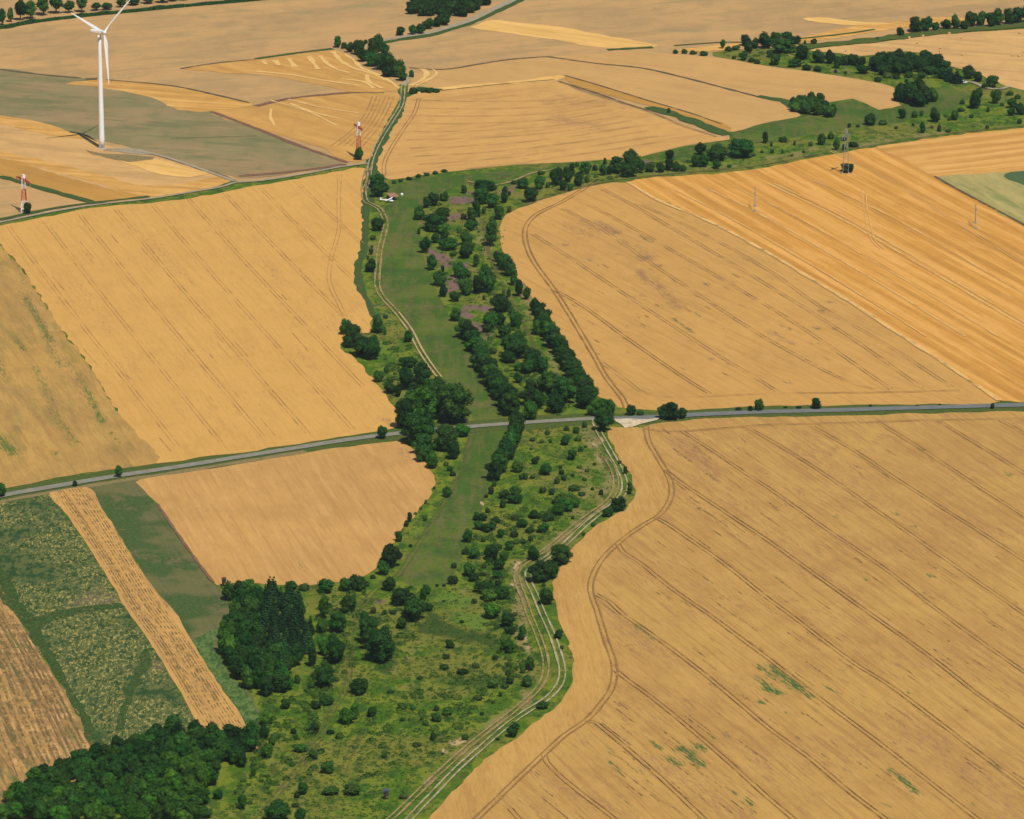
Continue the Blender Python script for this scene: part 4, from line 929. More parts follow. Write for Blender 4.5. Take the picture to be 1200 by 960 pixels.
def make_variants():
    K = {}
    # full size unit: radius 1 across, height 1 -> z is later scaled by the height
    def lobes_round(rnd, n, zc, hz, rmax, rl, taper=0.0, low=0.12):
        out = []
        for i in range(n):
            t = rnd.uniform(0, 2 * math.pi); u = rnd.uniform(-1, 1)
            prof = math.sqrt(max(0, 1 - u * u))
            rad = rmax * (0.35 + 0.65 * rnd.random()) * (0.35 + 0.65 * prof) * (1 - taper * (u + 1) / 2)
            r = rl * rnd.uniform(0.75, 1.2) * (1 - 0.35 * taper * (u + 1) / 2)
            out.append((math.cos(t) * rad, math.sin(t) * rad, zc + u * hz, r))
        return out
    # heights here are in units where the whole tree is "a" tall for radius 1
    K['round'] = []; K['tall'] = []; K['big'] = []; K['conifer'] = []; K['shrub'] = []; K['poplar'] = []
    for s in range(7):
        rnd = random.Random(100 + s)
        a = 1.75
        lb = lobes_round(rnd, 15, a * 0.55, a * 0.30, 0.62, 0.42) + [(0, 0, a * 0.5, 0.6), (0, 0, a * 0.74, 0.42)]
        K['round'].append((crown_mesh('crown', lb, 1500, 0.105, M['leaf'], s), trunk_mesh(s, a * .35, .075), a))
    for s in range(6):
        rnd = random.Random(200 + s)
        a = 1.9
        lb = lobes_round(rnd, 26, a * 0.53, a * 0.34, 0.72, 0.30) + [(0, 0, a * 0.5, 0.62), (0, 0, a * 0.72, 0.45)]
        K['big'].append((crown_mesh('crown', lb, 3600, 0.066, M['leaf'], 50 + s), trunk_mesh(20 + s, a * .35, .06), a))
    for s in range(5):
        rnd = random.Random(300 + s)
        a = 3.0
        lb = lobes_round(rnd, 18, a * 0.53, a * 0.36, 0.55, 0.42, 0.35) + [(0, 0, a * 0.35, 0.62), (0, 0, a * 0.55, 0.6), (0, 0, a * 0.75, 0.45)]
        K['tall'].append((crown_mesh('crown', lb, 1700, 0.11, M['leaf'], 80 + s), trunk_mesh(40 + s, a * .35, .08), a))
    for s in range(4):
        rnd = random.Random(400 + s)
        a = 2.5
        lb = lobes_round(rnd, 16, a * 0.60, a * 0.29, 0.6, 0.40, 0.2) + [(0, 0, a * 0.5, 0.6), (0, 0, a * 0.7, 0.5)]
        K['poplar'].append((crown_mesh('crown', lb, 1500, 0.11, M['leaf'], 120 + s), trunk_mesh(60 + s, a * .4, .10), a))
    for s in range(4):
        rnd = random.Random(500 + s)
        a = 3.2; lb = []
        for k in range(9):
            z = a * (0.12 + 0.80 * k / 8); rr = 0.95 * (1 - k / 8.6) ** 0.85
            m = max(1, int(6 * (1 - k / 9)))
            for j in range(m):
                t = 2 * math.pi * (j + rnd.random() * .5) / m + k
                lb.append((math.cos(t) * rr * 0.55, math.sin(t) * rr * 0.55, z + rnd.uniform(-.04, .04), 0.16 + rr * 0.36))
        K['conifer'].append((crown_mesh('crown', lb, 1700, 0.10, M['needle'], 150 + s, 0.6), trunk_mesh(80 + s, a * .3, .08), a))
    for s in range(8):
        rnd = random.Random(600 + s)
        a = 1.15
        lb = []
        for i in range(9):
            t = rnd.uniform(0, 2 * math.pi); q = rnd.random()
            lb.append((math.cos(t) * .55 * q, math.sin(t) * .55 * q, a * rnd.uniform(.25, .62), rnd.uniform(.28, .46)))
        lb.append((0, 0, .35, .6))
        K['shrub'].append((crown_mesh('crown', lb, 620, 0.135, M['scrub'], 200 + s), None, a))
    return K
KIND = make_variants()

TONE = {0: ((1.0, 1.0, 1.0), 'mid-green'), 1: ((1.55, 1.35, 0.9), 'fresh green'), 2: ((1.7, 1.15, 1.3), 'dull olive'), 3: ((0.72, 0.78, 0.85), 'dark green')}
plants = []
def plant(x, yb, w, h, tone=0, kind=None, forest=False):
    rnd = random.Random(int(x * 31 + yb * 17))
    cx, cy = x, yb - 0.12 * w
    s = scale_at(cx, cy)
    Wm = w / s
    Hm = max(0.45 * Wm, (h - 0.18 * w) / (s * 0.955) * 1.03)
    if kind is None:
        if w >= 20 and h >= 16: kind = 'big'
        elif h / w > 1.6 and w >= 6: kind = 'tall'
        elif w >= 9 and h >= 10: kind = 'round'
        else: kind = 'shrub'
    cm, tm, a = rnd.choice(KIND[kind])
    name = {'big': 'broadleaf_tree', 'tall': 'tall_tree', 'round': 'small_tree' if w < 11.5 else 'broadleaf_tree', 'shrub': 'shrub', 'conifer': 'conifer_tree', 'poplar': 'roadside_tree'}[kind]
    if forest and kind != 'conifer': name = 'woodland_tree'
    gx, gy = G(cx, cy)
    r = Wm / 2 * (1.26 if kind != 'shrub' else 1.2); Hm *= 1.08
    if kind == 'poplar': r *= 1.1; Hm *= 1.15
    e = empty(name, (gx, gy, 0.0), rnd.uniform(0, 6.28), (r, r, Hm / a))
    c = link('crown', cm, e)
    tc = TONE[tone][0]; v = rnd.uniform(0.74, 1.22)
    c.color = (tc[0] * v, tc[1] * v, tc[2] * v, 1)
    if tm is not None: link('trunk', tm, e)
    plants.append((e, kind, x, yb, w, h, tone))
    return e

ORD = ['zeroth','first','second','third','fourth','fifth','sixth','seventh','eighth','ninth','tenth','eleventh','twelfth','thirteenth','fourteenth','fifteenth','sixteenth','seventeenth','eighteenth','nineteenth','twentieth']
TENS = {20:'twenty',30:'thirty',40:'forty'}
def ordw(n):
    if n <= 20: return ORD[n]
    if n % 10 == 0: return {30:'thirtieth',40:'fortieth'}[n]
    return TENS[n // 10 * 10] + '-' + ORD[n % 10]

def zone(phrase, items, group, axis='y', kind=None):
    """items (x, base, w, h[, tone[, kind]]); counted from the far end (axis y) or from the left (axis x)"""
    items = sorted(items, key=(lambda i: i[1]) if axis == 'y' else (lambda i: i[0]))
    ws = [i[2] for i in items]; ws_sorted = sorted(ws)
    cnt = {}
    tot = {}
    pl = []
    for it in items:
        tone = it[4] if len(it) > 4 else 0
        k = it[5] if len(it) > 5 else kind
        e = plant(it[0], it[1], it[2], it[3], tone, k)
        kd = plants[-1][1]
        noun = {'big': 'tree', 'round': 'tree', 'tall': 'tree', 'shrub': 'bush', 'conifer': 'conifer', 'poplar': 'tree'}[kd]
        pl.append((e, noun, it, tone)); tot[noun] = tot.get(noun, 0) + 1
    for e, noun, it, tone in pl:
        cnt[noun] = cnt.get(noun, 0) + 1
        n = cnt[noun]
        big = it[2] >= ws_sorted[int(len(ws) * 0.7)]; small = it[2] <= ws_sorted[int(len(ws) * 0.25)]
        size = 'large' if big and not small else ('small' if small and not big else 'medium')
        way = {'y': 'from top', 'x': 'from left'}[axis]
        if tot[noun] == 1: lab = '%s %s %s, the only %s %s' % (size, TONE[tone][1], noun, noun, phrase)
        else: lab = '%s %s %s, %s %s %s' % (size, TONE[tone][1], noun, ordw(n), way, phrase)
        tag(e, lab, noun if noun != 'conifer' else 'tree', group)
        e['_w'] = len(lab.split())
        del e['_w']

def dense(items):
    it = sorted(items, key=lambda i: i[1]); out = list(it)
    for a, b in zip(it, it[1:]):
        if math.hypot(a[0] - b[0], a[1] - b[1]) < 22 and min(a[2], b[2]) > 11:
            out.append(((a[0] + b[0]) / 2 + 1.5, (a[1] + b[1]) / 2 - 1, max(a[2], b[2]), max(a[3], b[3]) * 0.95, 3))
    return out

# ------------------------------------------------------------------ woods
def inside_pts(poly, dx, dy, seed, jit=0.45):
    rnd = random.Random(seed); out = []
    xs = [p[0] for p in poly]; ys = [p[1] for p in poly]
    y = min(ys); row = 0
    while y <= max(ys):
        x = min(xs) + (row % 2) * dx / 2
        while x <= max(xs):
            px = x + rnd.uniform(-jit, jit) * dx; py = y + rnd.uniform(-jit, jit) * dy
            if float(sdf(poly, np.array([px]), np.array([py]))[0]) > 0: out.append((px, py))
            x += dx
        y += dy; row += 1
    return out

def wood(poly, dx, dy, wr, hr, seed, label, group, tonef=None, kindf=None, mass=False):
    rnd = random.Random(seed); lst = []
    for (x, y) in inside_pts(poly, dx, dy, seed):
        tone = tonef(x, y, rnd) if tonef else rnd.choice([0, 0, 3, 3])
        k = kindf(x, y, rnd) if kindf else 'round'
        w_ = rnd.uniform(*wr)
        if k == 'conifer': w_ *= 0.62
        e = plant(x, y, w_, rnd.uniform(*hr), tone, k, True)
        if mass: lst.append(e); continue
        tag(e, label if k != 'conifer' else label.replace('trees', 'conifers').replace('tree', 'conifer'), 'tree', group + (' conifers' if k == 'conifer' else ''))

    if mass:
        bpy.context.view_layer.update()
        VV = []; FF = []; CC = []; n0 = 0
        for e in lst:
            c = [k for k in e.children if k.name.startswith('crown')][0]
            me = c.data; nv = len(me.vertices)
            a = np.empty(nv * 3, np.float32); me.vertices.foreach_get('co', a); a = a.reshape(-1, 3)
            mw = np.array(Matrix.LocRotScale(e.location, e.rotation_euler, e.scale))
            VV.append(a @ mw[:3, :3].T + mw[:3, 3])
            nl = len(me.loops); li = np.empty(nl, np.int32); me.loops.foreach_get('vertex_index', li)
            ls = np.empty(len(me.polygons), np.int32); me.polygons.foreach_get('loop_start', ls)
            FF.append((li + n0, ls)); CC.append(np.tile(np.array([[*c.color[:3], 1]], np.float32) * np.float32(rnd.uniform(.8, 1.25)), (nv, 1))); n0 += nv
        me = bpy.data.meshes.new('distant_wood')
        V = np.concatenate(VV).astype(np.float32); me.vertices.add(len(V)); me.vertices.foreach_set('co', V.ravel())
        off = 0; LI = []; LS = []
        for li, ls in FF: LI.append(li); LS.append(ls + off); off += len(li)
        LI = np.concatenate(LI); LS = np.concatenate(LS)
        me.loops.add(len(LI)); me.loops.foreach_set('vertex_index', LI)
        me.polygons.add(len(LS)); me.polygons.foreach_set('loop_start', LS); me.update(calc_edges=True)
        at = me.attributes.new('tint', 'FLOAT_COLOR', 'POINT'); at.data.foreach_set('color', np.concatenate(CC).ravel())
        me.materials.append(M['leaf_mass'])
        tag(link('distant_wood', me), label, 'wood', None, 'stuff')
        dead = set(e.name for e in lst)
        plants[:] = [p for p in plants if p[0].name not in dead]
        for e in lst:
            for c in list(e.children): bpy.data.objects.remove(c)
            bpy.data.objects.remove(e)

def sw_tone(x, y, rnd):
    if x > 190 and y > 905: return rnd.choice([1, 0, 1])
    if y > 925: return rnd.choice([0, 0, 1])
    return rnd.choice([3, 0, 0, 3])
SW = [(6,962),(4,942),(16,936),(40,924),(52,913),(75,908),(90,897),(130,893),(155,885),(163,876),(185,869),(205,865),(235,863),(262,872),(285,862),(297,866),(298,882),(285,893),(262,905),(252,925),(232,950),(222,975),(-10,975)]
wood(SW, 13.5, 9.5, (17, 24), (19, 27), 5, 'close-packed tree in the dark wood filling the bottom left corner', 'trees of the bottom left wood', sw_tone,
     lambda x, y, r: 'big' if r.random() < .5 else ('tall' if r.random() < .35 else 'round'))
MIDW = [(262,700),(290,697),(300,700),(318,698),(345,704),(362,728),(366,752),(356,775),(340,788),(334,812),(312,824),(292,812),(274,790),(258,768),(256,750),(272,735),(282,722),(268,708)]
def mw_kind(x, y, r):
    if x > 306 and y < 775: return 'conifer'
    return 'big' if r.random() < .6 else 'round'
def mw_tone(x, y, r):
    if x < 272 and 750 < y < 780: return 1
    if y > 790 and x > 290: return r.choice([0, 0, 3])
    return r.choice([3, 0, 3])
wood(MIDW, 10.5, 8.0, (14, 22), (20, 28), 8, 'close-packed tree in the dark wood below the small wheat field', 'trees of the middle wood', mw_tone, mw_kind)
COP = [(925,130),(935,124),(958,122),(968,128),(978,137),(972,140),(950,141),(938,138)]
wood(COP, 7.5, 3.6, (10, 14), (11, 14), 4, 'isolated oval copse of packed dark trees between the far fields', '', lambda x, y, r: r.choice([3, 3, 0]), None, True)
NEW = [(1018,84),(1030,76),(1042,72),(1060,72),(1085,74),(1100,79),(1110,84),(1096,87),(1064,88),(1040,92),(1022,88)]
wood(NEW, 8.5, 3.6, (10, 15), (12, 16), 9, 'broad rounded dark wood just below the bale field', '', None, None, True)
FARW = [(480,19),(500,22),(525,27),(541,24),(556,17),(580,4),(588,-12),(500,-12),(484,2)]
wood(FARW, 9.0, 4.2, (11, 15), (11, 15), 10, 'dark wood beside the pale road at the top edge of the photo', '', lambda x, y, r: r.choice([3, 3, 0]), None, True)

# ------------------------------------------------------------------ single trees and bushes, zone by zone
zone('of the trackside copse at the curved straw field', [(396,57,9,13,3),(403,58,8,9,3),(410,63,10,12,3),(420,66,14,17,3),(429,52,5,6,3),(442,63,16,20,3),(436,70,15,22,3),(427,74,13,15,3),(437,80,16,17,3),(447,84,16,19,3),(458,86,17,21,3),(466,92,17,19,0),(454,92,15,12,3),(471,96,12,12,0),(482,92,8,10,3),(450,66,12,15,3)], 'trees of the trackside copse', 'x')
zone('of the thicket right of the upper track', [(485,111,14,7,3),(494,110,12,7,3),(502,110,13,8,3),(511,110,10,5,3)], 'bushes of the low thicket', 'x')
zone('beside the pale road below the top wood', [(469,43,10,11),(483,42,9,11,3),(493,41,12,12,3),(502,36,13,13,3),(513,33,12,12,3),(521,31,12,13,3)], 'trees beside the far road', 'x')
zone('in the tree row across the top left corner', [(2.5,31,8,16,3),(12,27,8,15,2),(24,26,14,22,0),(36,24,12,18,0),(51,20,14,22,0),(66,18,14,20,0),(81,17,13,14,3),(96,16,12,16,0),(113,14,11,9,3),(125,13,12,8,3),(142,10,10,10,3),(157,8,14,10,0),(173,6,13,10,3),(190,5,14,11,3),(203,3,11,10,3),(215,2,12,10,3),(232,0,10,9,3)], 'tree row along the top left hedge', 'x', 'poplar')
zone('ending the far tan field', [(792,64,8,6,3),(802,64,9,7,3),(812,65,10,5,3),(824,67,13,7,3)], 'bushes at the end of the tan field', 'x')
zone('of the scattered copse by the bale field', [(847,58,6,10,3,'poplar'),(853,61,10,7,3),(862,60,12,7,3),(874,56,13,14,3),(877,63,10,11,3),(885,58,10,12,3),(897,59,16,18,3),(909,51,13,12,3),(922,49,13,11,3),(932,53,11,10,3),(917,65,27,19,3),(902,68,9,9,3),(908,78,12,14,3),(860,70,6,5),(871,72,9,10,3),(880,74,10,7,3),(887,76,9,7,3),(940,72,17,17,3),(954,53,10,8,3),(943,53,4,6,3),(931,80,14,10,3),(946,84,14,9,3),(958,85,13,8,3)], 'trees of the far scattered copse', 'x')
zone('between scattered copse and broad rounded wood', [(959,76,15,15,3),(973,76,11,15,3),(981,81,9,13,3),(979,86,5,5,3),(990,78,11,12,3),(1000,78,12,13,3),(1009,80,12,12,3),(1011,88,14,11,3),(991,87,6,4,3),(1029,97,13,8,3)], 'trees left of the rounded wood', 'x')
zone('in the tree row above the bale field', [(1055,43,10,10,3),(1072,40,17,18,3),(1085,38,14,16,3),(1096,37,10,10,3),(1108,36,13,12,3),(1120,36,11,16,3),(1130,36,10,11,3),(1138,33,14,17,3),(1150,32,13,16,3),(1161,33,12,16,3),(1170,31,14,19,3),(1182,30,13,18,3),(1192,29,14,19,3),(1205,28,14,19,3),(1028,47,4,4,3)], 'tree row above the bale field', 'x')
zone('along the lower skirt of the broad rounded wood', [(1104,94,16,14,3),(1090,89,16,11,3),(1113,97,12,18,3,'conifer'),(1121,99,13,17,3,'conifer'),(1080,93,12,9,0),(1040,93,14,9,2),(1050,94,10,8,2),(1065,92,12,8,0)], 'trees skirting the rounded wood', 'x')
zone('beside the short track right of the rounded wood', [(1134,94,14,15,3),(1146,97,11,12,3),(1162,104,14,14,3),(1154,104,9,7,3)], 'trees beside the short track', 'x')
zone('of the pointed clump at the tan field corner', [(1061,118,13,27,3,'conifer'),(1055,121,16,20,3),(1068,124,18,24,3),(1075,114,18,20,3),(1083,124,20,24,3),(1076,127,18,18,3),(1092,121,14,16,3),(1051,120,10,11,3)], 'trees of the pointed clump', 'x')
zone('scattered over the meadow below the pointed clump', [(1057,140,9,11),(1072,139,9,9),(1080,137,6,8),(1096,145,12,16),(1081,157,8,14),(1019,148,15,13),(1034,148,13,7),(1005,150,7,4),(995,150,5,6,3),(1070,148,4,4),(1108,138,6,5),(1119,142,9,11),(1113,142,8,4),(1126,132,11,3),(1101,155,5,9),(1111,156,8,5),(1138,139,6,5),(1092,151,5,4,2),(1050,152,5,4,2)], 'trees and bushes on the far meadow', 'x')
zone('on the meadow at the right frame edge', [(1147,116,9,12),(1143,129,15,20),(1127,123,7,6,3),(1167,123,12,16),(1174,125,7,5),(1186,128,10,12,3),(1185,137,9,10,3),(1195,136,12,13,3),(1193,117,8,7,3),(1183,113,12,7),(1158,132,5,7),(1157,152,6,6,3),(1195,146,7,7,3)], 'trees on the meadow at the right edge', 'x')
zone('left of the grey mast above the stubble', [(974,164,8,10),(963,171,9,13),(980,177,9,13),(1000,174,14,7,3),(989,177,6,8,3),(989,166,7,7,3),(897,169,8,14,3),(917,168,14,7),(893,180,5,4),(905,180,6,5,3),(917,180,4,5),(931,171,4,6),(904,172,4,6),(950,172,5,6,2),(942,180,5,4),(928,184,5,3)], 'trees left of the grey mast', 'x')
tag(plant(993,204,16,12,3,'round'), 'round dark bush growing around the foot of the grey lattice mast', 'bush')
tag(plant(784,133.5,6,7,3), 'single small bush on the green strip between the far fields', 'bush')
zone('in the hedge between far wheat and ochre stubble', [(743,204,12,18,3),(752,204,9,15,3),(762,203,11,10,3),(774,203,11,11,3),(785,187,10,10,3),(784,201,11,14,3),(793,202,10,11,3),(801,202,9,9,3),(815,197,11,13,3),(825,197,13,14,3),(822,183,12,14,3),(840,191,22,20,3),(869,188,30,25,3),(839,199,9,11),(855,197,7,4),(883,184,7,5,2)], 'trees between far wheat and ochre stubble', 'x')
zone('in the belt above the right wheat field', [(622,239,18,18,3),(612,222,14,12),(632,223,12,15),(642,221,7,8),(652,219,16,20,3),(665,215,11,17,3),(670,208,9,16),(660,225,10,12,3),(668,225,7,10),(678,220,10,15,3),(686,205,12,14),(676,196,6,6),(688,215,6,9),(709,193,6,8,3),(706,207,9,13,3),(714,206,9,11),(722,194,14,10,3),(739,200,19,21,3),(723,205,12,13,3),(737,210,22,17,3),(697,201,8,8),(602,217,8,6),(634,206,10,6),(729,203,10,12,3)], 'trees along the top of the right field', 'x')
zone('beside the dirt track at the white aircraft', [(442.5,222,20,17,3),(443,233,17,16,3),(450,226,10,10,3)], 'trees at the white aircraft')
zone('between left wheat field and curving dirt track', [(442.5,272,15,15,3),(437,282,8,7,2),(435,299,6,8,3),(434,320,13,15,3),(431,305,4,6,1),(436,291,4,4,2)], 'bushes left of the dirt track')
zone('on the heath where the airstrip starts', [(544,227.5,8,11,3),(520,236.5,11,10),(500,245,10,13,3),(508,243,13,15,3),(490,259,13,15,3),(568,232,24,21,3),(564,242,20,20,3),(578,245,14,16),(517,262,19,17),(510,274,31,22),(519,275,15,12,1),(543,258,8,8,1),(538,274,7,9,1),(567,251,6,9,1)], 'trees at the far end of the heath')
zone('on the upper heath beside the dry path', [(558,256,12,18,3),(553,260,13,15),(552,272,12,13,3),(558,266,6,8),(585,259,12,16,3),(597,250,7,9,2),(592,228,8,10),(591,239,9,12,3),(597,230,5,6),(576,291,17,31,3)], 'trees on the upper heath')
zone('on the heath beside the middle of the airstrip', [(510,286,11,12,3),(521,283,9,13),(523,295,22,14),(491,275,5,8,3),(498,298,12,18,3),(546,289,14,15),(549,300,16,16),(545,305,13,15,3),(531,301,10,7),(505,318,11,17,3),(558,314,9,15),(519,319,5,8),(532,288,4,3,2)], 'trees on the middle heath')
zone('among the purple heather patches', [(514,337,15,17,3),(537,327,14,17),(545,331,14,15,3),(571,345,19,30,3),(546,348,16,20),(560,346,15,20,3),(520,349,10,13,3),(533,355,12,12),(590,348,5,9),(596,349,6,10),(534,378,13,15,3),(567,352,5,6),(576,356,6,7)], 'trees among the purple heather')
zone('of the dense hedge beside the right wheat', dense([(583,308,10,12,3),(587,314,13,15,3),(595,325,14,20,3),(602,336,11,20,3),(608,349,12,20,3),(618,352,9,14,3),(626,366,12,15,3),(634,379,16,17),(638,388,18,20),(629,394,12,17),(643,397,17,19),(648,408,18,20),(655,417,18,20),(661,427,20,20),(667,436,20,20),(672,445,20,20),(676,453,20,20),(683,463,21,21),(688,472,23,23),(686,481,22,23,3),(700,489,22,20,1),(715,488,12,18,0)]), 'dense hedge beside the right wheat field')
tag(plant(708,508,20,27,3,'big'), 'large dark tree at the road junction beside the pale gravel', 'tree')
zone('of the thicket between the two long hedges', [(587,368,19,20,3),(600,371,8,12),(576,386,17,18),(585,384,14,16,3),(605,386,14,18),(570,391,12,10,3),(591,398,14,16,3),(593,406,13,12),(603,424,28,32),(596,427,16,14,3),(612,408,10,14),(625,438,19,26,3),(619,440,16,18),(608,436,12,10,3),(637,440,13,19,3),(607,450,9,12),(577,416,15,9,2)], 'trees of the thicket between hedges')
zone('of the lower thicket just above the road', [(645,466,22,30,3),(661,476,26,32),(635,460,14,17),(652,486,18,22,3),(622,477,24,22,3),(631,481,14,20),(622,494,18,22,1),(622,458,15,12,2),(637,474,9,13,2),(612,468,10,9,2)], 'trees of the thicket above the road')
zone('of the left long hedge beside the airstrip', dense([(545,398,20,22),(553,406,18,18,3),(554,413,18,16,1),(564,423,21,21),(560,434,18,20,3),(568,440,20,22),(575,453,21,25),(580,461,18,20,1),(585,468,21,24,3),(593,480,21,26,3),(599,490,24,30,0)]), 'left long hedge beside the airstrip')
zone('of the hedge running below the road', dense([(606,506,17,22,3),(604,521,18,27,3),(597,535,19,25),(588,549,19,22),(580,565,20,23,3),(579,571,6,9,1),(575,580,8,10),(570,584,6,5,3)]), 'hedge running below the road')
zone('on the rough grass left of the track', [(442,392,15,20,3),(451,393,5,10,1),(477.5,402,10,13,3),(452,374,8,6,3),(479,432,20,13,3),(453,439,8,12,3),(444,449,11,13,3),(456,463,14,14,2),(466,466,9,13,3),(457,449,12,6,2),(450,404,4,5,1)], 'trees left of the straight track')
zone('of the dark clump biting into the left wheat', [(405,394,12,18,3),(413,408,22,27,3),(425,420,24,26,3),(435,424,20,28,3),(408,409,14,14,3)], 'clump at the left wheat field')
zone('of the tall grove where the road passes', [(476,459,18,25,3),(493,452,19,24,3),(514,458,15,14),(503,470,24,25,0),(487,472,20,22,3),(497,495,36,40,1),(532,500,42,46,0),(475,505,24,34,3),(490,515,32,32,0),(488,525,34,36,3),(498,535,24,24,3),(507,551,15,20,1),(495,543,16,20,3),(523,532,28,32,3),(531,540,17,20,3),(542,514,17,15,1),(520,478,24,26,3),(510,488,24,30,3)], 'tall grove at the road')
tag(plant(448,516,11,15,3,'round'), 'single small tree on the verge just left of the tall grove', 'tree')
tag(plant(139,561,8,12,0,'poplar'), 'small tree on the left road verge above the pasture strip', 'tree')
tag(plant(88,571,8,8,3), 'dark bush on the left road just above the stubble strip', 'bush')
tag(plant(2,584,13,16,0,'round'), 'tree beside the road cut by the left frame edge', 'tree')
zone('on the right road verge', [(740,488,10,12,3),(750,488,12,7,3),(778,493,14,15,3),(787,494,20,22,3),(800,492,11,13,3),(866,482,8,5,3),(879,483,8,8,3),(889,483,11,14,3),(936,480,8,5,3),(956,481,13,13,3),(1101,476,5,3,3),(1163,480,6,8,3),(920,479,5,3,3),(1020,477,5,3,3),(1075,477,5,2.5,3)], 'bushes on the right road verge', 'x')
zone('on the strip between grove and mown grass', [(523,547,9,7,2),(527,553,8,7,3),(531,559,10,7,3),(523,584,10,12,1),(480,613,7,12,3),(476,618,7,8),(467,636,9,12,3),(498,611,7,8,1),(487,604,6,4,2),(493,598,4,4,2),(499,591,4,6,2),(481,642,6,5,3),(509,574,3,4)], 'bushes beside the small wheat field')
zone('on the grassy plot below the road', [(675,509,9,9,3),(664,506,9,7,3),(685,502,8,8),(642,510,8,6,2),(624,518,9,5,2),(635,520,8,5,2),(645,520,5,6),(663,523,12,11,3),(677,518,12,8,2),(680,530,6,7,3),(670,540,11,12,3),(627,545,10,9,3),(630,540,6,6,3),(686,525,5,3,3),(622,528,4,3,2),(607,555,12,13,2)], 'bushes on the plot below the road')
zone('in the middle of the grassy plot', [(640,558,15,13,3),(658,557,8,7,3),(657,550,7,5),(661,564,8,7,3),(653,568,8,10,2),(679,550,9,4,2),(688,554,6,5,1),(671,559,6,4),(685,564,7,4),(672,577,14,9,3),(647,581,10,9,3),(636,579,9,8,2),(624,562,8,6,2),(616,563,7,9,1),(611,563,7,7),(704,581,6,8,3),(694,575,5,4),(697,546,6,4,2)], 'bushes in the middle of the plot')
zone('in the scrub inside the track bend', [(652,592,12,9,2),(663,601,17,16),(655,606,15,15,1),(674,596,13,12,1),(682,582,10,4),(626,609,12,10,3),(632,609,8,8),(643,612,17,6,3),(637,626,13,12,3),(621,626,13,9,3),(622,635,8,8),(612,619,14,10,3),(602,631,14,9,3),(606,639,10,8),(613,638,9,7),(603,611,12,8,2),(671,609,4,5,1)], 'scrub inside the track bend')
zone('in the scrub right of the lower airstrip', [(591,586,12,11,3),(604,583,13,12,3),(604,592,18,12,3),(589.5,596,8,11,3),(572,602,8,7,3),(559,611,10,10,3),(567,612,10,10,3),(581,614,12,9,3),(561,622,12,11,3),(571,625,12,11,3),(577,622,9,11,3),(587,631,9,10,3),(566,636,8,7,3),(548,637,12,15,1),(596,646,10,11,3),(576,650,16,11,3),(585,645,9,8)], 'scrub right of the lower airstrip')
zone('in the scrub column left of the tracks', [(545,651,10,9,3),(556,656,13,13),(576,658,18,17,3),(574,662,11,9,3),(591,658,11,11),(585,670,14,14),(567,667,8,6,2),(566,676,8,6),(550,677,14,16),(556,683,12,11,3),(582,679,12,10,3),(575,682,5,4),(583,688,9,8,3),(568,697,22,16,0),(572,706,17,14,1),(556,708,9,7),(589,704,15,16,3),(596,705,9,7,3),(575,727,16,20,1),(581,724,13,12)], 'upper scrub column')
zone('in the lower scrub column by the track bulge', [(595,737,16,17),(598,745,13,10,3),(582,738,8,7),(612,752,11,18),(596,767,20,16,1),(590,753,6,4,3),(580,774,8,7,3),(620,779,8,10),(603,723,8,6,2),(578,808,13,12,2),(598,803,10,11),(592,808,10,7),(596,782,9,6),(595,792,8,7),(613,790,7,11,1),(621,787,10,15,1),(617,806,13,13),(581,795,7,5,2)], 'lower scrub column')
zone('of the clump squeezed between track and wheat', [(626,659,14,17,3),(657,664,24,24,3),(633,685,26,28,3),(647,680,17,20,3),(637,688,8,5)], 'clump between track and wheat')
tag(plant(642,711,17,20,3,'round'), 'lone round dark tree casting a shadow beside the white track', 'tree')
zone('on the verge between white track and wheat', [(724,601,16,17,3),(713,607,14,11),(738,580,8,14,2),(733,557,6,10,2),(695,618,6,6),(655,750,11,11,3),(658,762,6,6,3),(637,832,14,10),(602,865,14,17,3),(726,545,5,6,2),(684,628,6,5),(583,868,6,4)], 'bushes between white track and wheat')
zone('below the tip of the small wheat field', [(457,668,24,30,3),(449,675,15,17,3),(456,694,17,16,3),(423,694,12,16,3),(429,688,10,7,2),(437,679,8,6),(471,712,30,21,3),(484,731,28,32,3),(500,697,10,11,3),(496,706,9,16,3),(502,717,11,10),(471,738,14,13,1),(461,721,9,7),(481,690,6,4)], 'trees below the small wheat field tip')
zone('at the near end of the mown strip', [(531,686,11,10,3),(532,667,9,8,3),(520,688,5,4,3),(512,688,5,4,3),(541,731,7,5,3),(527,761,10,11,3),(523,773,10,7),(520,706,5,3)], 'bushes at the near end of the mown strip')
zone('of the big clump right of the faint path', [(427,731,10,13),(433,757,24,32),(448,780,37,40,3),(440,764,26,26,0),(438,720,8,8,2),(451,721,8,7),(449,741,8,6,1)], 'big clump right of the faint path')
zone('between the middle wood and the faint path', [(382,697,19,17),(405,694,16,15),(419,694,18,18,3),(407,720,22,21),(380,727,15,27,1),(396,744,20,25),(378,743,13,16,1),(380,770,14,22,1),(394,780,22,33),(366,783,13,24,3),(380,808,25,30,3),(395,799,8,6),(365,811,9,12),(349,802,8,12),(420,816,25,20),(397,777,6,9,1),(356,694,18,8,2),(340,692,14,10,0)], 'trees between middle wood and path')
zone('on the grassland left of the faint path', [(314,852,15,18,1),(310,868,12,16,3),(294,877,18,29,3),(284,884,14,26,3),(319,875,9,11,1),(313,890,16,16,1),(283,900,12,16),(297,912,8,13),(335,832,13,12),(371,832,13,10,3),(383,828,15,12),(369,860,14,12,3),(344,861,10,8,3),(347,868,7,7,3),(361,858,7,5),(343,899,8,7),(337,892,6,4),(307,917,7,4,3),(284,950,11,17),(322,867,14,7,2),(256,938,12,12,3),(240,960,18,14,3)], 'bushes left of the faint path')
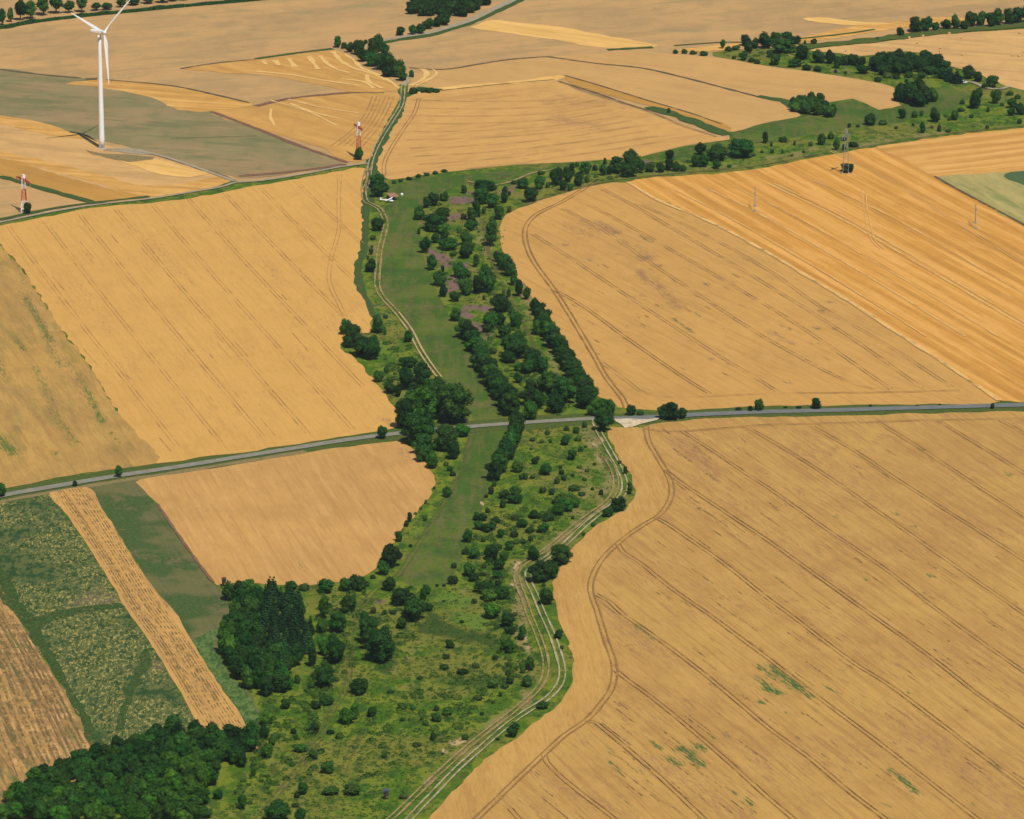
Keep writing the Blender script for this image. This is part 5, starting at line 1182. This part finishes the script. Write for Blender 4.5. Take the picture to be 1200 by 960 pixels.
zone('on the grassland just right of the faint path', [(407,850,18,18,1),(416,845,12,21,1),(436,842,10,13,1),(387,861,11,5,3),(398,867,12,9,2),(352,883,16,11),(367,892,11,12),(377,883,8,7),(384,908,14,15),(355,933,12,15),(348,936,9,8),(325,966,27,26,3),(353,966,12,18,3),(346,947,11,5),(387,933,18,10,2),(413,933,22,11,2),(428,911,8,4)], 'bushes right of the faint path')
zone('scattered on the open lower grassland', [(472,832,13,9),(458,813,9,4),(484,833,8,8),(511,834,9,8,3),(525,839,13,10),(511,847,12,11,3),(499,851,9,7),(494,845,6,5),(472,846,6,5),(560,822,14,8,2),(586,817,6,6),(565,839,7,5),(508,869,8,11),(545,868,12,8),(578,825,6,4),(488,876,12,7,2),(507,884,7,4),(519,885,4,3),(450,889,10,4),(473,937,13,6,2),(521,786,14,8),(557,784,13,8,2),(542,792,14,7,3),(492,797,9,5)], 'bushes on the open lower grassland')
zone('under the top edge wheat above the airstrip', [(462,216,7,4,3),(470,214,8,4,3),(479,212,9,4,3),(490,209,9,4,3),(500,207,8,4,3),(510,205,8,4,3),(520,203,8,4,3)], 'low bushes above the airstrip', 'x')
tag(plant(421,189,11,14,3,'round'), 'dark bush around the foot of the mast beside the dirt track', 'bush')
tag(plant(32.5,252,10,13,3,'round'), 'dark bush at the foot of the far left mast', 'bush')

def low_hedge(px, w, h, label, n):
    rnd = random.Random(77); V = []; Fc = []
    L = wl(px, 2.0)
    for i in range(n):
        k = rnd.random() * (len(L) - 1); a = L[int(k)]; b = L[min(len(L) - 1, int(k) + 1)]
        hh = h * (0.75 + 0.35 * math.sin(k * 0.5) * math.sin(k * 0.23 + 1))
        c = a.lerp(b, k % 1)
        t = rnd.uniform(0, math.pi)
        d = Vector((0, math.cos(t), math.sin(t)))
        p = Vector((c.x + rnd.uniform(-1, 1), c.y + d.y * w / 2, max(0.1, d.z * hh * rnd.uniform(.8, 1.05))))
        leaf_cloud(V, Fc, p, d, 0.55, rnd)
    me = bpy.data.meshes.new('low_hedge'); me.from_pydata(V, [], Fc); me.materials.append(M['leaf']); me.update()
    o = link('low_hedge', me); o.color = (.7, .75, 1.0, 1)
    tag(o, label, 'hedge')
low_hedge([(-60,40),(0,34),(37,27.5),(75,22.5),(112,18.5),(175,12.5),(225,7.5),(295,1.5),(350,-4)], 3.2, 2.6, 'long low dark hedge under the tree row across the top left corner', 9000)

# tufts of low scrub and tall weeds over the rough ground: nobody could count them
def tufts(name, rough, r0, r1, size, flat, colr, label, seed, per):
    rnd = random.Random(seed)
    V = []; Fc = []
    for poly, n in rough:
        xs = [p[0] for p in poly]; ys = [p[1] for p in poly]
        X = np.array([rnd.uniform(min(xs), max(xs)) for _ in range(n * 3)]); Y = np.array([rnd.uniform(min(ys), max(ys)) for _ in range(n * 3)])
        k = sdf(poly, X, Y) > 2
        k &= sdf(AIR_N, X, Y) < 0; k &= sdf(AIR_S, X, Y) < 0
        X = X[k][:n]; Y = Y[k][:n]
        for x, y in zip(X, Y):
            gx, gy = G(float(x), float(y))
            r = r0 + r1 * rnd.random() ** 2.5; hh = flat * rnd.uniform(.7, 1.3)
            for j in range(int(per * (0.7 + r))):
                d = Vector((rnd.gauss(0, 1), rnd.gauss(0, 1), abs(rnd.gauss(0, .8)) + .2)).normalized()
                pnt = Vector((gx, gy, 0.02)) + Vector((d.x * r, d.y * r, d.z * r * hh))
                leaf_cloud(V, Fc, pnt, d, size, rnd)
    me = bpy.data.meshes.new(name); me.from_pydata(V, [], Fc); me.materials.append(M['scrub']); me.update()
    o = link(name, me); o.color = colr
    tag(o, label, 'ground cover', None, 'stuff')
ROUGH = [
    ([(560,215),(600,218),(600,245),(590,300),(640,400),(690,480),(600,492),(590,470),(540,400),(500,320),(490,250)], 900),
    ([(612,500),(690,498),(725,560),(715,585),(640,640),(604,665),(640,790),(590,835),(480,930),(430,985),(240,985),(300,880),(300,820),(360,790),(380,690),(440,680),(515,692),(545,640),(575,580)], 5200),
    ([(436,340),(450,352),(510,440),(470,480),(445,440),(440,400)], 250),
    ([(760,205),(860,190),(900,170),(1050,150),(1130,130),(1200,120),(1200,146),(1040,166),(900,192),(800,203)], 600),
    ([(470,650),(535,545),(510,552),(512,570),(470,630),(455,670)], 200),
    ([(840,66),(950,58),(1010,68),(1050,100),(1000,90),(900,76)], 200)]
tufts('ground_cover', ROUGH, 0.25, 0.9, 0.26, 0.45, (2.1, 1.6, 1.2, 1), 'low weeds and grass tufts over the rough valley ground', 5, 12)
THICK = [
    ([(575,360),(610,380),(640,435),(680,490),(625,488),(600,450),(560,385)], 130),
    ([(540,385),(560,400),(600,470),(612,500),(590,490),(560,440),(538,400)], 50),
    ([(545,640),(610,590),(690,570),(640,640),(600,660),(622,780),(590,820),(560,700)], 230),
    ([(370,690),(440,690),(420,780),(380,820),(350,830),(372,760)], 110),
    ([(430,720),(500,700),(500,740),(450,790),(425,760)], 40),
    ([(290,830),(380,800),(380,900),(320,940),(260,950),(300,880)], 90),
    ([(500,790),(600,790),(560,850),(470,900),(390,930),(420,850)], 90),
    ([(445,400),(480,400),(505,450),(470,480),(445,450)], 45),
    ([(500,235),(590,230),(575,300),(600,360),(560,360),(515,320)], 50),
    ([(645,206),(760,188),(830,186),(880,180),(870,190),(760,203),(680,222),(645,222)], 60),
    ([(1015,86),(1110,84),(1100,94),(1040,96)], 35), ([(860,60),(950,58),(1005,78),(960,84),(900,74)], 30)]
tufts('undergrowth', THICK, 0.9, 1.3, 0.42, 0.75, (1.25, 1.15, 0.9, 1), 'irregular undergrowth and brambles between the valley bushes', 6, 26)

# ------------------------------------------------------------------ wind turbine
def turbine():
    bx, by = G(119.5, 174)
    s = scale_at(119.5, 174)
    hub_h = 135.0 / s / 0.972
    root = empty('wind_turbine', (bx, by, 0))
    tag(root, 'white three-bladed wind turbine standing at the top left', 'wind turbine')
    a = Acc()
    a.tube((0, 0, -0.3), (0, 0, 0.25), 2.6, 2.6, M['conc'], 24)
    link('foundation', a.mesh('foundation'), root)
    a = Acc()
    rings = []
    for k in range(13):
        t = k / 12; z = 0.25 + (hub_h - 2.0) * t; r = 1.62 * (1 - t) + 0.98 * t
        rings.append([(math.cos(2 * math.pi * j / 32) * r, math.sin(2 * math.pi * j / 32) * r, z) for j in range(32)])
    a.loft(rings, M['white'])
    tw = link('tower', a.mesh('tower', True), root)
    a = Acc(); a.box((0.2, -1.62, 1.6), (0.8, 0.12, 2.0), M['steel'])
    link('door', a.mesh('door'), tw)
    az = math.atan2(-0.57, 0.82)
    nac = Matrix.Rotation(az, 4, 'Z')
    def NP(x, y, z): return nac @ Vector((x, y, z)) + Vector((0, 0, hub_h))
    a = Acc()
    prof = [(-5.9, .85, .6), (-5.6, 1.15, .85), (-3, 1.3, 1.1), (1.0, 1.3, 1.15), (2.2, 1.1, 1.0), (2.5, .85, .8)]
    rings = []
    for x, hw, hh in prof:
        rings.append([NP(x, hw * (abs(math.cos(q)) ** .6) * (1 if math.cos(q) >= 0 else -1), hh * (abs(math.sin(q)) ** .6) * (1 if math.sin(q) >= 0 else -1)) for q in [2 * math.pi * j / 20 for j in range(20)]])
    a.loft(rings, M['white'])
    a.box(NP(-5.0, 0, 1.3), (0.15, 0.15, 1.2), M['white'], az)
    link('nacelle', a.mesh('nacelle'), root)
    tilt = R(5)
    ax = (nac @ Vector((math.cos(tilt), 0, math.sin(tilt)))).normalized()
    hubc = NP(3.4, 0, 0)
    a = Acc(); rings = []
    side = ax.cross(Vector((0, 0, 1))).normalized(); upv = side.cross(ax).normalized()
    for d, r in ((-1.0, .8), (-0.6, 1.0), (0.4, 1.05), (1.0, .8), (1.5, 0.4), (1.6, 0.08)):
        rings.append([hubc + ax * d + (side * math.cos(q) + upv * math.sin(q)) * r for q in [2 * math.pi * j / 20 for j in range(20)]])
    a.loft(rings, M['white'])
    link('hub', a.mesh('hub', True), root)
    L = 64.0 / s
    U = -side if side.x < 0 else side        # the in-plane horizontal that points right in the photo
    for ang in (150, 30, -90):
        A = R(ang)
        d = (U * math.cos(A) + upv * math.sin(A)).normalized()
        c = ax.cross(d).normalized()
        a = Acc(); rings = []
        for t, ch, th, tw_ in ((0.02, 1.0, 1.0, 0), (0.06, 1.1, 1.0, 10), (0.14, 2.1, .75, 22), (0.22, 2.5, .55, 18), (0.4, 2.0, .4, 10), (0.6, 1.5, .28, 5), (0.8, 1.0, .2, 2), (0.94, .6, .12, 0), (1.0, .2, .05, 0)):
            ctr = hubc + d * (L * t)
            ta = R(tw_ + 8); cd = c * math.cos(ta) + ax * math.sin(ta); nd = ax * math.cos(ta) - c * math.sin(ta)
            ring = []
            for j in range(14):
                q = 2 * math.pi * j / 14
                xx = math.cos(q) * ch / 2 + ch * 0.18 * (1 if t > .08 else 0)
                yy = math.sin(q) * th / 2 * (1.0 - 0.5 * (math.cos(q) > 0) * abs(math.cos(q)) * (t > .1))
                ring.append(ctr + cd * xx + nd * yy)
            rings.append(ring)
        a.loft(rings, M['white'])
        link('blade', a.mesh('blade', True), root)
turbine()

# ------------------------------------------------------------------ masts
def lattice(name, px, py, hpx, base_px, bands, label, arm_px, group, head, arm_mat, brace=0.09, legr=0.16):
    x, y = G(px, py); s = scale_at(px, py)
    h = hpx / s / 0.972; b = base_px / s / 2; tp = 0.55
    root = empty(name, (x, y, 0)); tag(root, label, 'pylon', group)
    arm_dir = Vector((arm_px[0] / s, -arm_px[1] / s / 0.222, 0)); armL = arm_dir.length; arm_dir.normalize()
    rz = math.atan2(arm_dir.y, arm_dir.x)
    foot = Acc()
    for sx in (-1, 1):
        for sy in (-1, 1): foot.box((sx * b, sy * b, 0.2), (0.8, 0.8, 0.6), M['conc'])
    link('footing', foot.mesh('footing'), root)
    n = 9
    pts = []
    for k in range(n + 1):
        t = k / n; r = b * (1 - t) + tp * t
        if t > .72: r = max(tp, b * (1 - .72) + tp * .72 - (t - .72) * .5)
        pts.append([(sx * r, sy * r, h * t) for sx, sy in ((-1, -1), (1, -1), (1, 1), (-1, 1))])
    accs = {}
    for k in range(n):
        t = (k + .5) / n
        mt = [m for lim, m in bands if t <= lim][0]
        a = accs.setdefault(mt.name + str([i for i, (lim, m) in enumerate(bands) if t <= lim][0]), (Acc(), mt))[0]
        for j in range(4):
            a.tube(pts[k][j], pts[k + 1][j], legr, legr, mt, 5)
            a.tube(pts[k][j], pts[k + 1][(j + 1) % 4], brace, brace, mt, 4)
            a.tube(pts[k + 1][j], pts[k + 1][(j + 1) % 4], brace, brace, mt, 4)
    for key, (a, mt) in accs.items():
        link('lattice_section', a.mesh('lattice_section'), root)
    # cross-arms: a truss on each side
    for sgn in (-1, 1):
        a = Acc()
        z = h * 0.90
        tip = arm_dir * (armL / 2 * sgn) + Vector((0, 0, z + .3))
        for oy in (-.5, .5):
            o = Vector((-arm_dir.y, arm_dir.x, 0)) * oy
            a.tube(o + arm_dir * sgn * .4 + Vector((0, 0, z)), tip, legr * 1.25, legr * 1.0, arm_mat, 5)
            a.tube(o + arm_dir * sgn * .4 + Vector((0, 0, z + 1.3)), tip, legr * 1.25, legr * 1.0, arm_mat, 5)
        for q in (.25, .5, .75):
            c0 = arm_dir * sgn * armL / 2 * q + Vector((0, 0, z + .1)); c1 = c0 + Vector((0, 0, 1.15 * (1 - q)))
            a.tube(c0, c1, .1, .1, arm_mat, 4)
        arm = link('crossarm', a.mesh('crossarm'), root)
        for q in (.5, .95):
            i = Acc(); p0 = arm_dir * sgn * armL / 2 * q + Vector((0, 0, z + .2))
            i.tube(p0, p0 - Vector((0, 0, 1.7)), .16, .16, M['steel'], 6)
            link('insulator', i.mesh('insulator'), arm)
    if head:
        a = Acc()
        a.box((0, 0, h + .2), (2.0 if head is M['white'] else 1.1, 1.2, 2.0 if head is M['white'] else 2.8), head, rz)
        link('head_cage', a.mesh('head_cage'), root)
    return root
RW = [(.20, M['white']), (.68, M['red']), (1.1, M['white'])]
lattice('lattice_pylon', 420.5, 186, 40, 6.5, RW, 'red and white lattice pylon beside the dirt track', (12, 8), 'red and white lattice pylons', M['white'], M['red'], .09, .2)
lattice('lattice_pylon', 28.5, 249.5, 42, 7, [(.30, M['white']), (.72, M['red']), (1.1, M['white'])], 'red and white lattice pylon near the left edge beside the field path', (20, 8), 'red and white lattice pylons', M['white'], M['red'], .09, .2)
lattice('lattice_mast', 991, 204, 49, 7, [(1.1, M['steel'])], 'slender grey lattice mast with a round bush at its foot', (11, -4), None, M['steel'], M['steel'], .03, .09)

def hframe(px, py, hpx, label):
    x, y = G(px, py); s = scale_at(px, py); h = hpx / s / .972
    root = empty('pole_pylon', (x, y, 0)); tag(root, label, 'pylon', 'thin two-legged pylons in the ochre stubble')
    for dy, dx in ((-6, -.4), (6, .4)):
        a = Acc(); a.tube((dx, dy, -.2), (dx * .4, dy * .35, h), .2, .12, M['steel'], 7)
        p = link('pole', a.mesh('pole'), root)
        a = Acc(); a.box((dx, dy, .3), (1.6, 1.2, .8), M['steel']); link('footing', a.mesh('footing'), root)
    a = Acc(); a.box((0, 0, h - 1.4), (.22, 13, .25), M['steel']); a.box((0, 0, h - 4.5), (.15, 6.5, .18), M['steel'])
    link('crossarm', a.mesh('crossarm'), root)
hframe(884.5, 245, 25, 'thin two-legged grey pylon standing in the ochre stubble, left one')
hframe(1143, 265, 25, 'thin two-legged grey pylon standing in the ochre stubble, right one')

# ------------------------------------------------------------------ hides, shed, aircraft, car, bales
def hide(px, py, w, h, label, roof):
    x, y = G(px, py)
    root = empty('hunting_hide', (x, y, 0), R(12)); tag(root, label, 'hide')
    lh = h * .38
    for sx in (-1, 1):
        for sy in (-1, 1):
            a = Acc(); a.tube((sx * w * .55, sy * w * .55, 0), (sx * w * .4, sy * w * .4, lh), .09, .09, M['hutwood'], 6)
            link('leg', a.mesh('leg'), root)
    a = Acc(); a.box((0, 0, lh + (h - lh) * .45), (w, w, (h - lh) * .9), M['hutwood'])
    cab = link('cabin', a.mesh('cabin'), root)
    a = Acc(); a.box((0, -w * .5 - .01, lh + (h - lh) * .6), (w * .6, .06, .35), M['glass']); link('window', a.mesh('window'), cab)
    a = Acc()
    z = h * .96; q = w * .62
    a.face([(-q, -q, z - .15), (q, -q, z - .15), (q, q, z + .2), (-q, q, z + .2)], roof)
    a.face([(-q, q, z + .1), (q, q, z + .1), (q, -q, z - .25), (-q, -q, z - .25)], roof)
    a.face([(-q, -q, z - .25), (q, -q, z - .25), (q, -q, z - .15), (-q, -q, z - .15)], roof)
    link('roof', a.mesh('roof'), root)
    a = Acc()
    for k in range(6): a.box((0, w * .5 + .15 + (5 - k) * .12, lh * (k + .5) / 6), (.7, .06, .06), M['hutwood'])
    link('ladder', a.mesh('ladder'), root)
hide(452.5, 937, 1.5, 3.7, 'dark raised hunting hide with blue roof on the open lower grassland', M['blue_roof'])
hide(262.5, 687, 1.5, 3.4, 'small dark hunting hide at the corner of the small wheat field', M['hutwood'])

def shed():
    x, y = G(460, 233.5)
    root = empty('open_shed', (x, y, 0), R(20)); tag(root, 'small brown-roofed shed beside the white aircraft', 'shed')
    for sx in (-1, 1):
        for sy in (-1, 1):
            a = Acc(); a.box((sx * 2.2, sy * 3.0, 1.0), (.15, .15, 2.0), M['hutwood']); link('post', a.mesh('post'), root)
    a = Acc()
    a.box((0, 2.9, 1.0), (4.2, .1, 1.8), M['brown_roof']); link('back_wall', a.mesh('back_wall'), root)
    a = Acc(); q = 2.5; z = 2.1
    a.face([(-q, -3.4, z), (q, -3.4, z), (q, 3.4, z + .5), (-q, 3.4, z + .5)], M['brown_roof'])
    a.face([(-q, 3.4, z + .4), (q, 3.4, z + .4), (q, -3.4, z - .1), (-q, -3.4, z - .1)], M['brown_roof'])
    a.face([(-q, -3.4, z - .1), (q, -3.4, z - .1), (q, -3.4, z), (-q, -3.4, z)], M['brown_roof'])
    link('roof', a.mesh('roof'), root)
shed()

def aircraft():
    x, y = G(454.5, 237)
    root = empty('light_aircraft', (x, y, 0), R(-22)); tag(root, 'small white aircraft parked on the grass under the trackside trees', 'aircraft')
    a = Acc(); rings = []
    for px_, r, z in ((-4.4, .10, 1.15), (-3.6, .22, 1.1), (-1.5, .45, 1.0), (0.5, .68, 1.0), (2.0, .62, .95), (2.9, .42, .92), (3.3, .12, .92)):
        rings.append([(px_, math.cos(q) * r, z + math.sin(q) * r) for q in [2 * math.pi * j / 14 for j in range(14)]])
    a.loft(rings, M['white']); fus = link('fuselage', a.mesh('fuselage', True), root)
    a = Acc(); rings = []
    for yy, ch, x0 in ((-4.6, .8, .8), (0, 1.35, .9), (4.6, .8, .8)):
        rings.append([(x0 + math.cos(q) * ch / 2, yy, 1.75 + abs(yy) * .03 + math.sin(q) * .09) for q in [2 * math.pi * j / 10 for j in range(10)]])
    a.loft(rings, M['white']); link('wing', a.mesh('wing'), root)
    a = Acc(); rings = []
    for yy, ch in ((-1.5, .5), (0, .9), (1.5, .5)):
        rings.append([(-4.0 + math.cos(q) * ch / 2, yy, 1.2 + math.sin(q) * .05) for q in [2 * math.pi * j / 8 for j in range(8)]])
    a.loft(rings, M['white']); link('tailplane', a.mesh('tailplane'), root)
    a = Acc(); a.box((-4.05, 0, 1.75), (.8, .08, 1.2), M['white']); link('fin', a.mesh('fin'), root)
    a = Acc(); a.box((1.5, 0, 1.5), (1.1, .95, .35), M['glass']); link('canopy', a.mesh('canopy'), root)
    a = Acc(); a.box((3.38, 0, .92), (.06, 1.5, .12), M['hutwood'], 0); link('propeller', a.mesh('propeller'), root)
    for wx_, wy_ in ((.6, -.9), (.6, .9), (2.6, 0)):
        a = Acc(); a.tube((wx_, wy_ - .08, .22), (wx_, wy_ + .08, .22), .22, .22, M['rubber'], 12)
        a.tube((wx_, wy_, .25), (wx_ - .1, wy_ * .4, .8), .05, .05, M['white'], 6); link('wheel', a.mesh('wheel'), root)
aircraft()

def box_marker(px, py, w, label, mat):
    x, y = G(px, py)
    root = empty('field_marker', (x, y, 0)); tag(root, label, 'marker')
    a = Acc(); a.box((0, 0, .25), (w * .8, w * .8, .5), mat); link('base', a.mesh('base'), root)
    a = Acc(); rings = []
    for z, r in ((.5, w * .6), (.75, w * .62), (1.15, w * .3), (1.3, .05)):
        rings.append([(math.cos(q) * r, math.sin(q) * r, z) for q in [2 * math.pi * j / 12 for j in range(12)]])
    a.loft(rings, mat); link('cap', a.mesh('cap'), root)
box_marker(471, 229, 1.3, 'small white marker alone on the grass right of the shed', M['white'])
for i, (px, py, wo) in enumerate(((485.5, 109.5, 'left'), (491, 110, 'middle'), (496, 108.5, 'right'))):
    x, y = G(px, py)
    a = Acc(); rnd = random.Random(i); rings = []
    for z, r in ((0, 1.0), (.5, 1.15), (1.0, .8), (1.25, .25)):
        rings.append([(x + math.cos(q) * r * rnd.uniform(.8, 1.15), y + math.sin(q) * r * rnd.uniform(.8, 1.15), z) for q in [2 * math.pi * j / 9 for j in range(9)]])
    a.loft(rings, M['gravel'] if False else M['bale']); tag(link('pale_rock', a.mesh('pale_rock')), 'pale rock, %s of three in the low thicket by the track' % wo, 'rock', 'pale rocks in the low thicket')

def car(px, py, rz, label):
    x, y = G(px, py)
    root = empty('parked_car', (x, y, 0), rz); tag(root, label, 'car')
    a = Acc(); rings = []
    prof = [(-2.1, .45, .75), (-2.05, .35, .95), (-1.2, .3, 1.0), (1.1, .3, .98), (2.0, .35, .85), (2.1, .45, .7)]
    for xx, zl, zh in prof:
        rings.append([(xx, -.85, zl), (xx, .85, zl), (xx, .88, (zl + zh) / 2), (xx, .8, zh), (xx, -.8, zh), (xx, -.88, (zl + zh) / 2)])
    a.loft(rings, M['white']); link('body', a.mesh('body'), root)
    a = Acc(); rings = []
    for xx, zh, hw in ((-1.9, 1.0, .75), (-1.5, 1.42, .66), (.2, 1.46, .66), (1.0, 1.0, .74)):
        rings.append([(xx, -.78, .96), (xx, .78, .96), (xx, hw, zh), (xx, -hw, zh)])
    a.loft(rings, M['glass']); cb = link('cabin', a.mesh('cabin'), root)
    a = Acc(); a.box((-.65, 0, 1.47), (1.75, 1.3, .05), M['white']); link('roof', a.mesh('roof'), cb)
    for wx_ in (-1.3, 1.3):
        for wy_ in (-.8, .8):
            a = Acc(); a.tube((wx_, wy_ - .1, .33), (wx_, wy_ + .1, .33), .33, .33, M['rubber'], 14); link('wheel', a.mesh('wheel'), root)
car(1129, 97.5, R(-25), 'white car parked at the end of the short track by the conifers')

def bale_mesh():
    a = Acc(); n = 22; rings = []
    for yy, r in ((-.62, .68), (-.58, .78), (0, .8), (.58, .78), (.62, .68)):
        rings.append([(math.cos(2 * math.pi * j / n) * r, yy, .8 + math.sin(2 * math.pi * j / n) * r) for j in range(n)])
    a.loft(rings, M['bale']); return a.mesh('straw_bale')
bm_ = bale_mesh()
BAL = [(1065.5,45.5,'on the field edge below the left end of the tree row'),(1081.5,43.5,'second along the edge below the tree row'),(1112.5,40.5,'third along the edge below the tree row'),(1126.5,45.5,'alone just below the third edge bale'),(1102,57.5,'upper one of the close pair above the rounded wood'),(1102,61.5,'lower one of the close pair above the rounded wood'),(1127.5,65.5,'alone right of the rounded wood'),(1186.5,66.5,'left one of the three at the right edge'),(1194,67,'middle one of the three at the right edge'),(1199,62.5,'right one of the three at the right edge'),(1075,51.5,'dark side showing, between edge and rounded wood'),(992,61,'at the left tip of the bale field'),(1195,40,'near the road at the upper right edge')]
for i, (px, py, lb) in enumerate(BAL):
    x, y = G(px, py)
    o = link('straw_bale', bm_); o.location = (x, y, 0.02); o.rotation_euler = (0, 0, random.uniform(0, 3.1)); o.scale = (.92, .92, .92)
    tag(o, 'round straw bale ' + lb, 'bale', 'round bales on the far field')

# ------------------------------------------------------------------ haze
if HAZE > 0:
    a = Acc(); zt = H + 6; s_ = 9200
    a.box((0, 0, (zt - 1.3) / 2), (2 * s_, 2 * s_, zt + 1.3), None)
    me = bpy.data.meshes.new('haze'); me.from_pydata(a.v, [], a.f); me.update()
    m = bpy.data.materials.new('haze'); m.use_nodes = True
    t_ = m.node_tree
    for n in list(t_.nodes): t_.nodes.remove(n)
    out = t_.nodes.new('ShaderNodeOutputMaterial'); pv = t_.nodes.new('ShaderNodeVolumePrincipled')
    pv.inputs['Color'].default_value = (0.72, 0.84, 1.0, 1)
    pv.inputs['Density'].default_value = HAZE
    t_.links.new(pv.outputs[0], out.inputs['Volume'])
    me.materials.append(m)
    tag(link('haze', me), 'thin blue summer haze over the fields', 'haze', None, 'stuff')
import collections
print('CNT', collections.Counter(e.name.split('.')[0] for e, *_ in plants), 'LONG', [e['label'] for e, *_ in plants if len(e['label'].split()) > 16])
print('plants', len(plants), {k: sum(1 for p in plants if p[1] == k) for k in KIND})
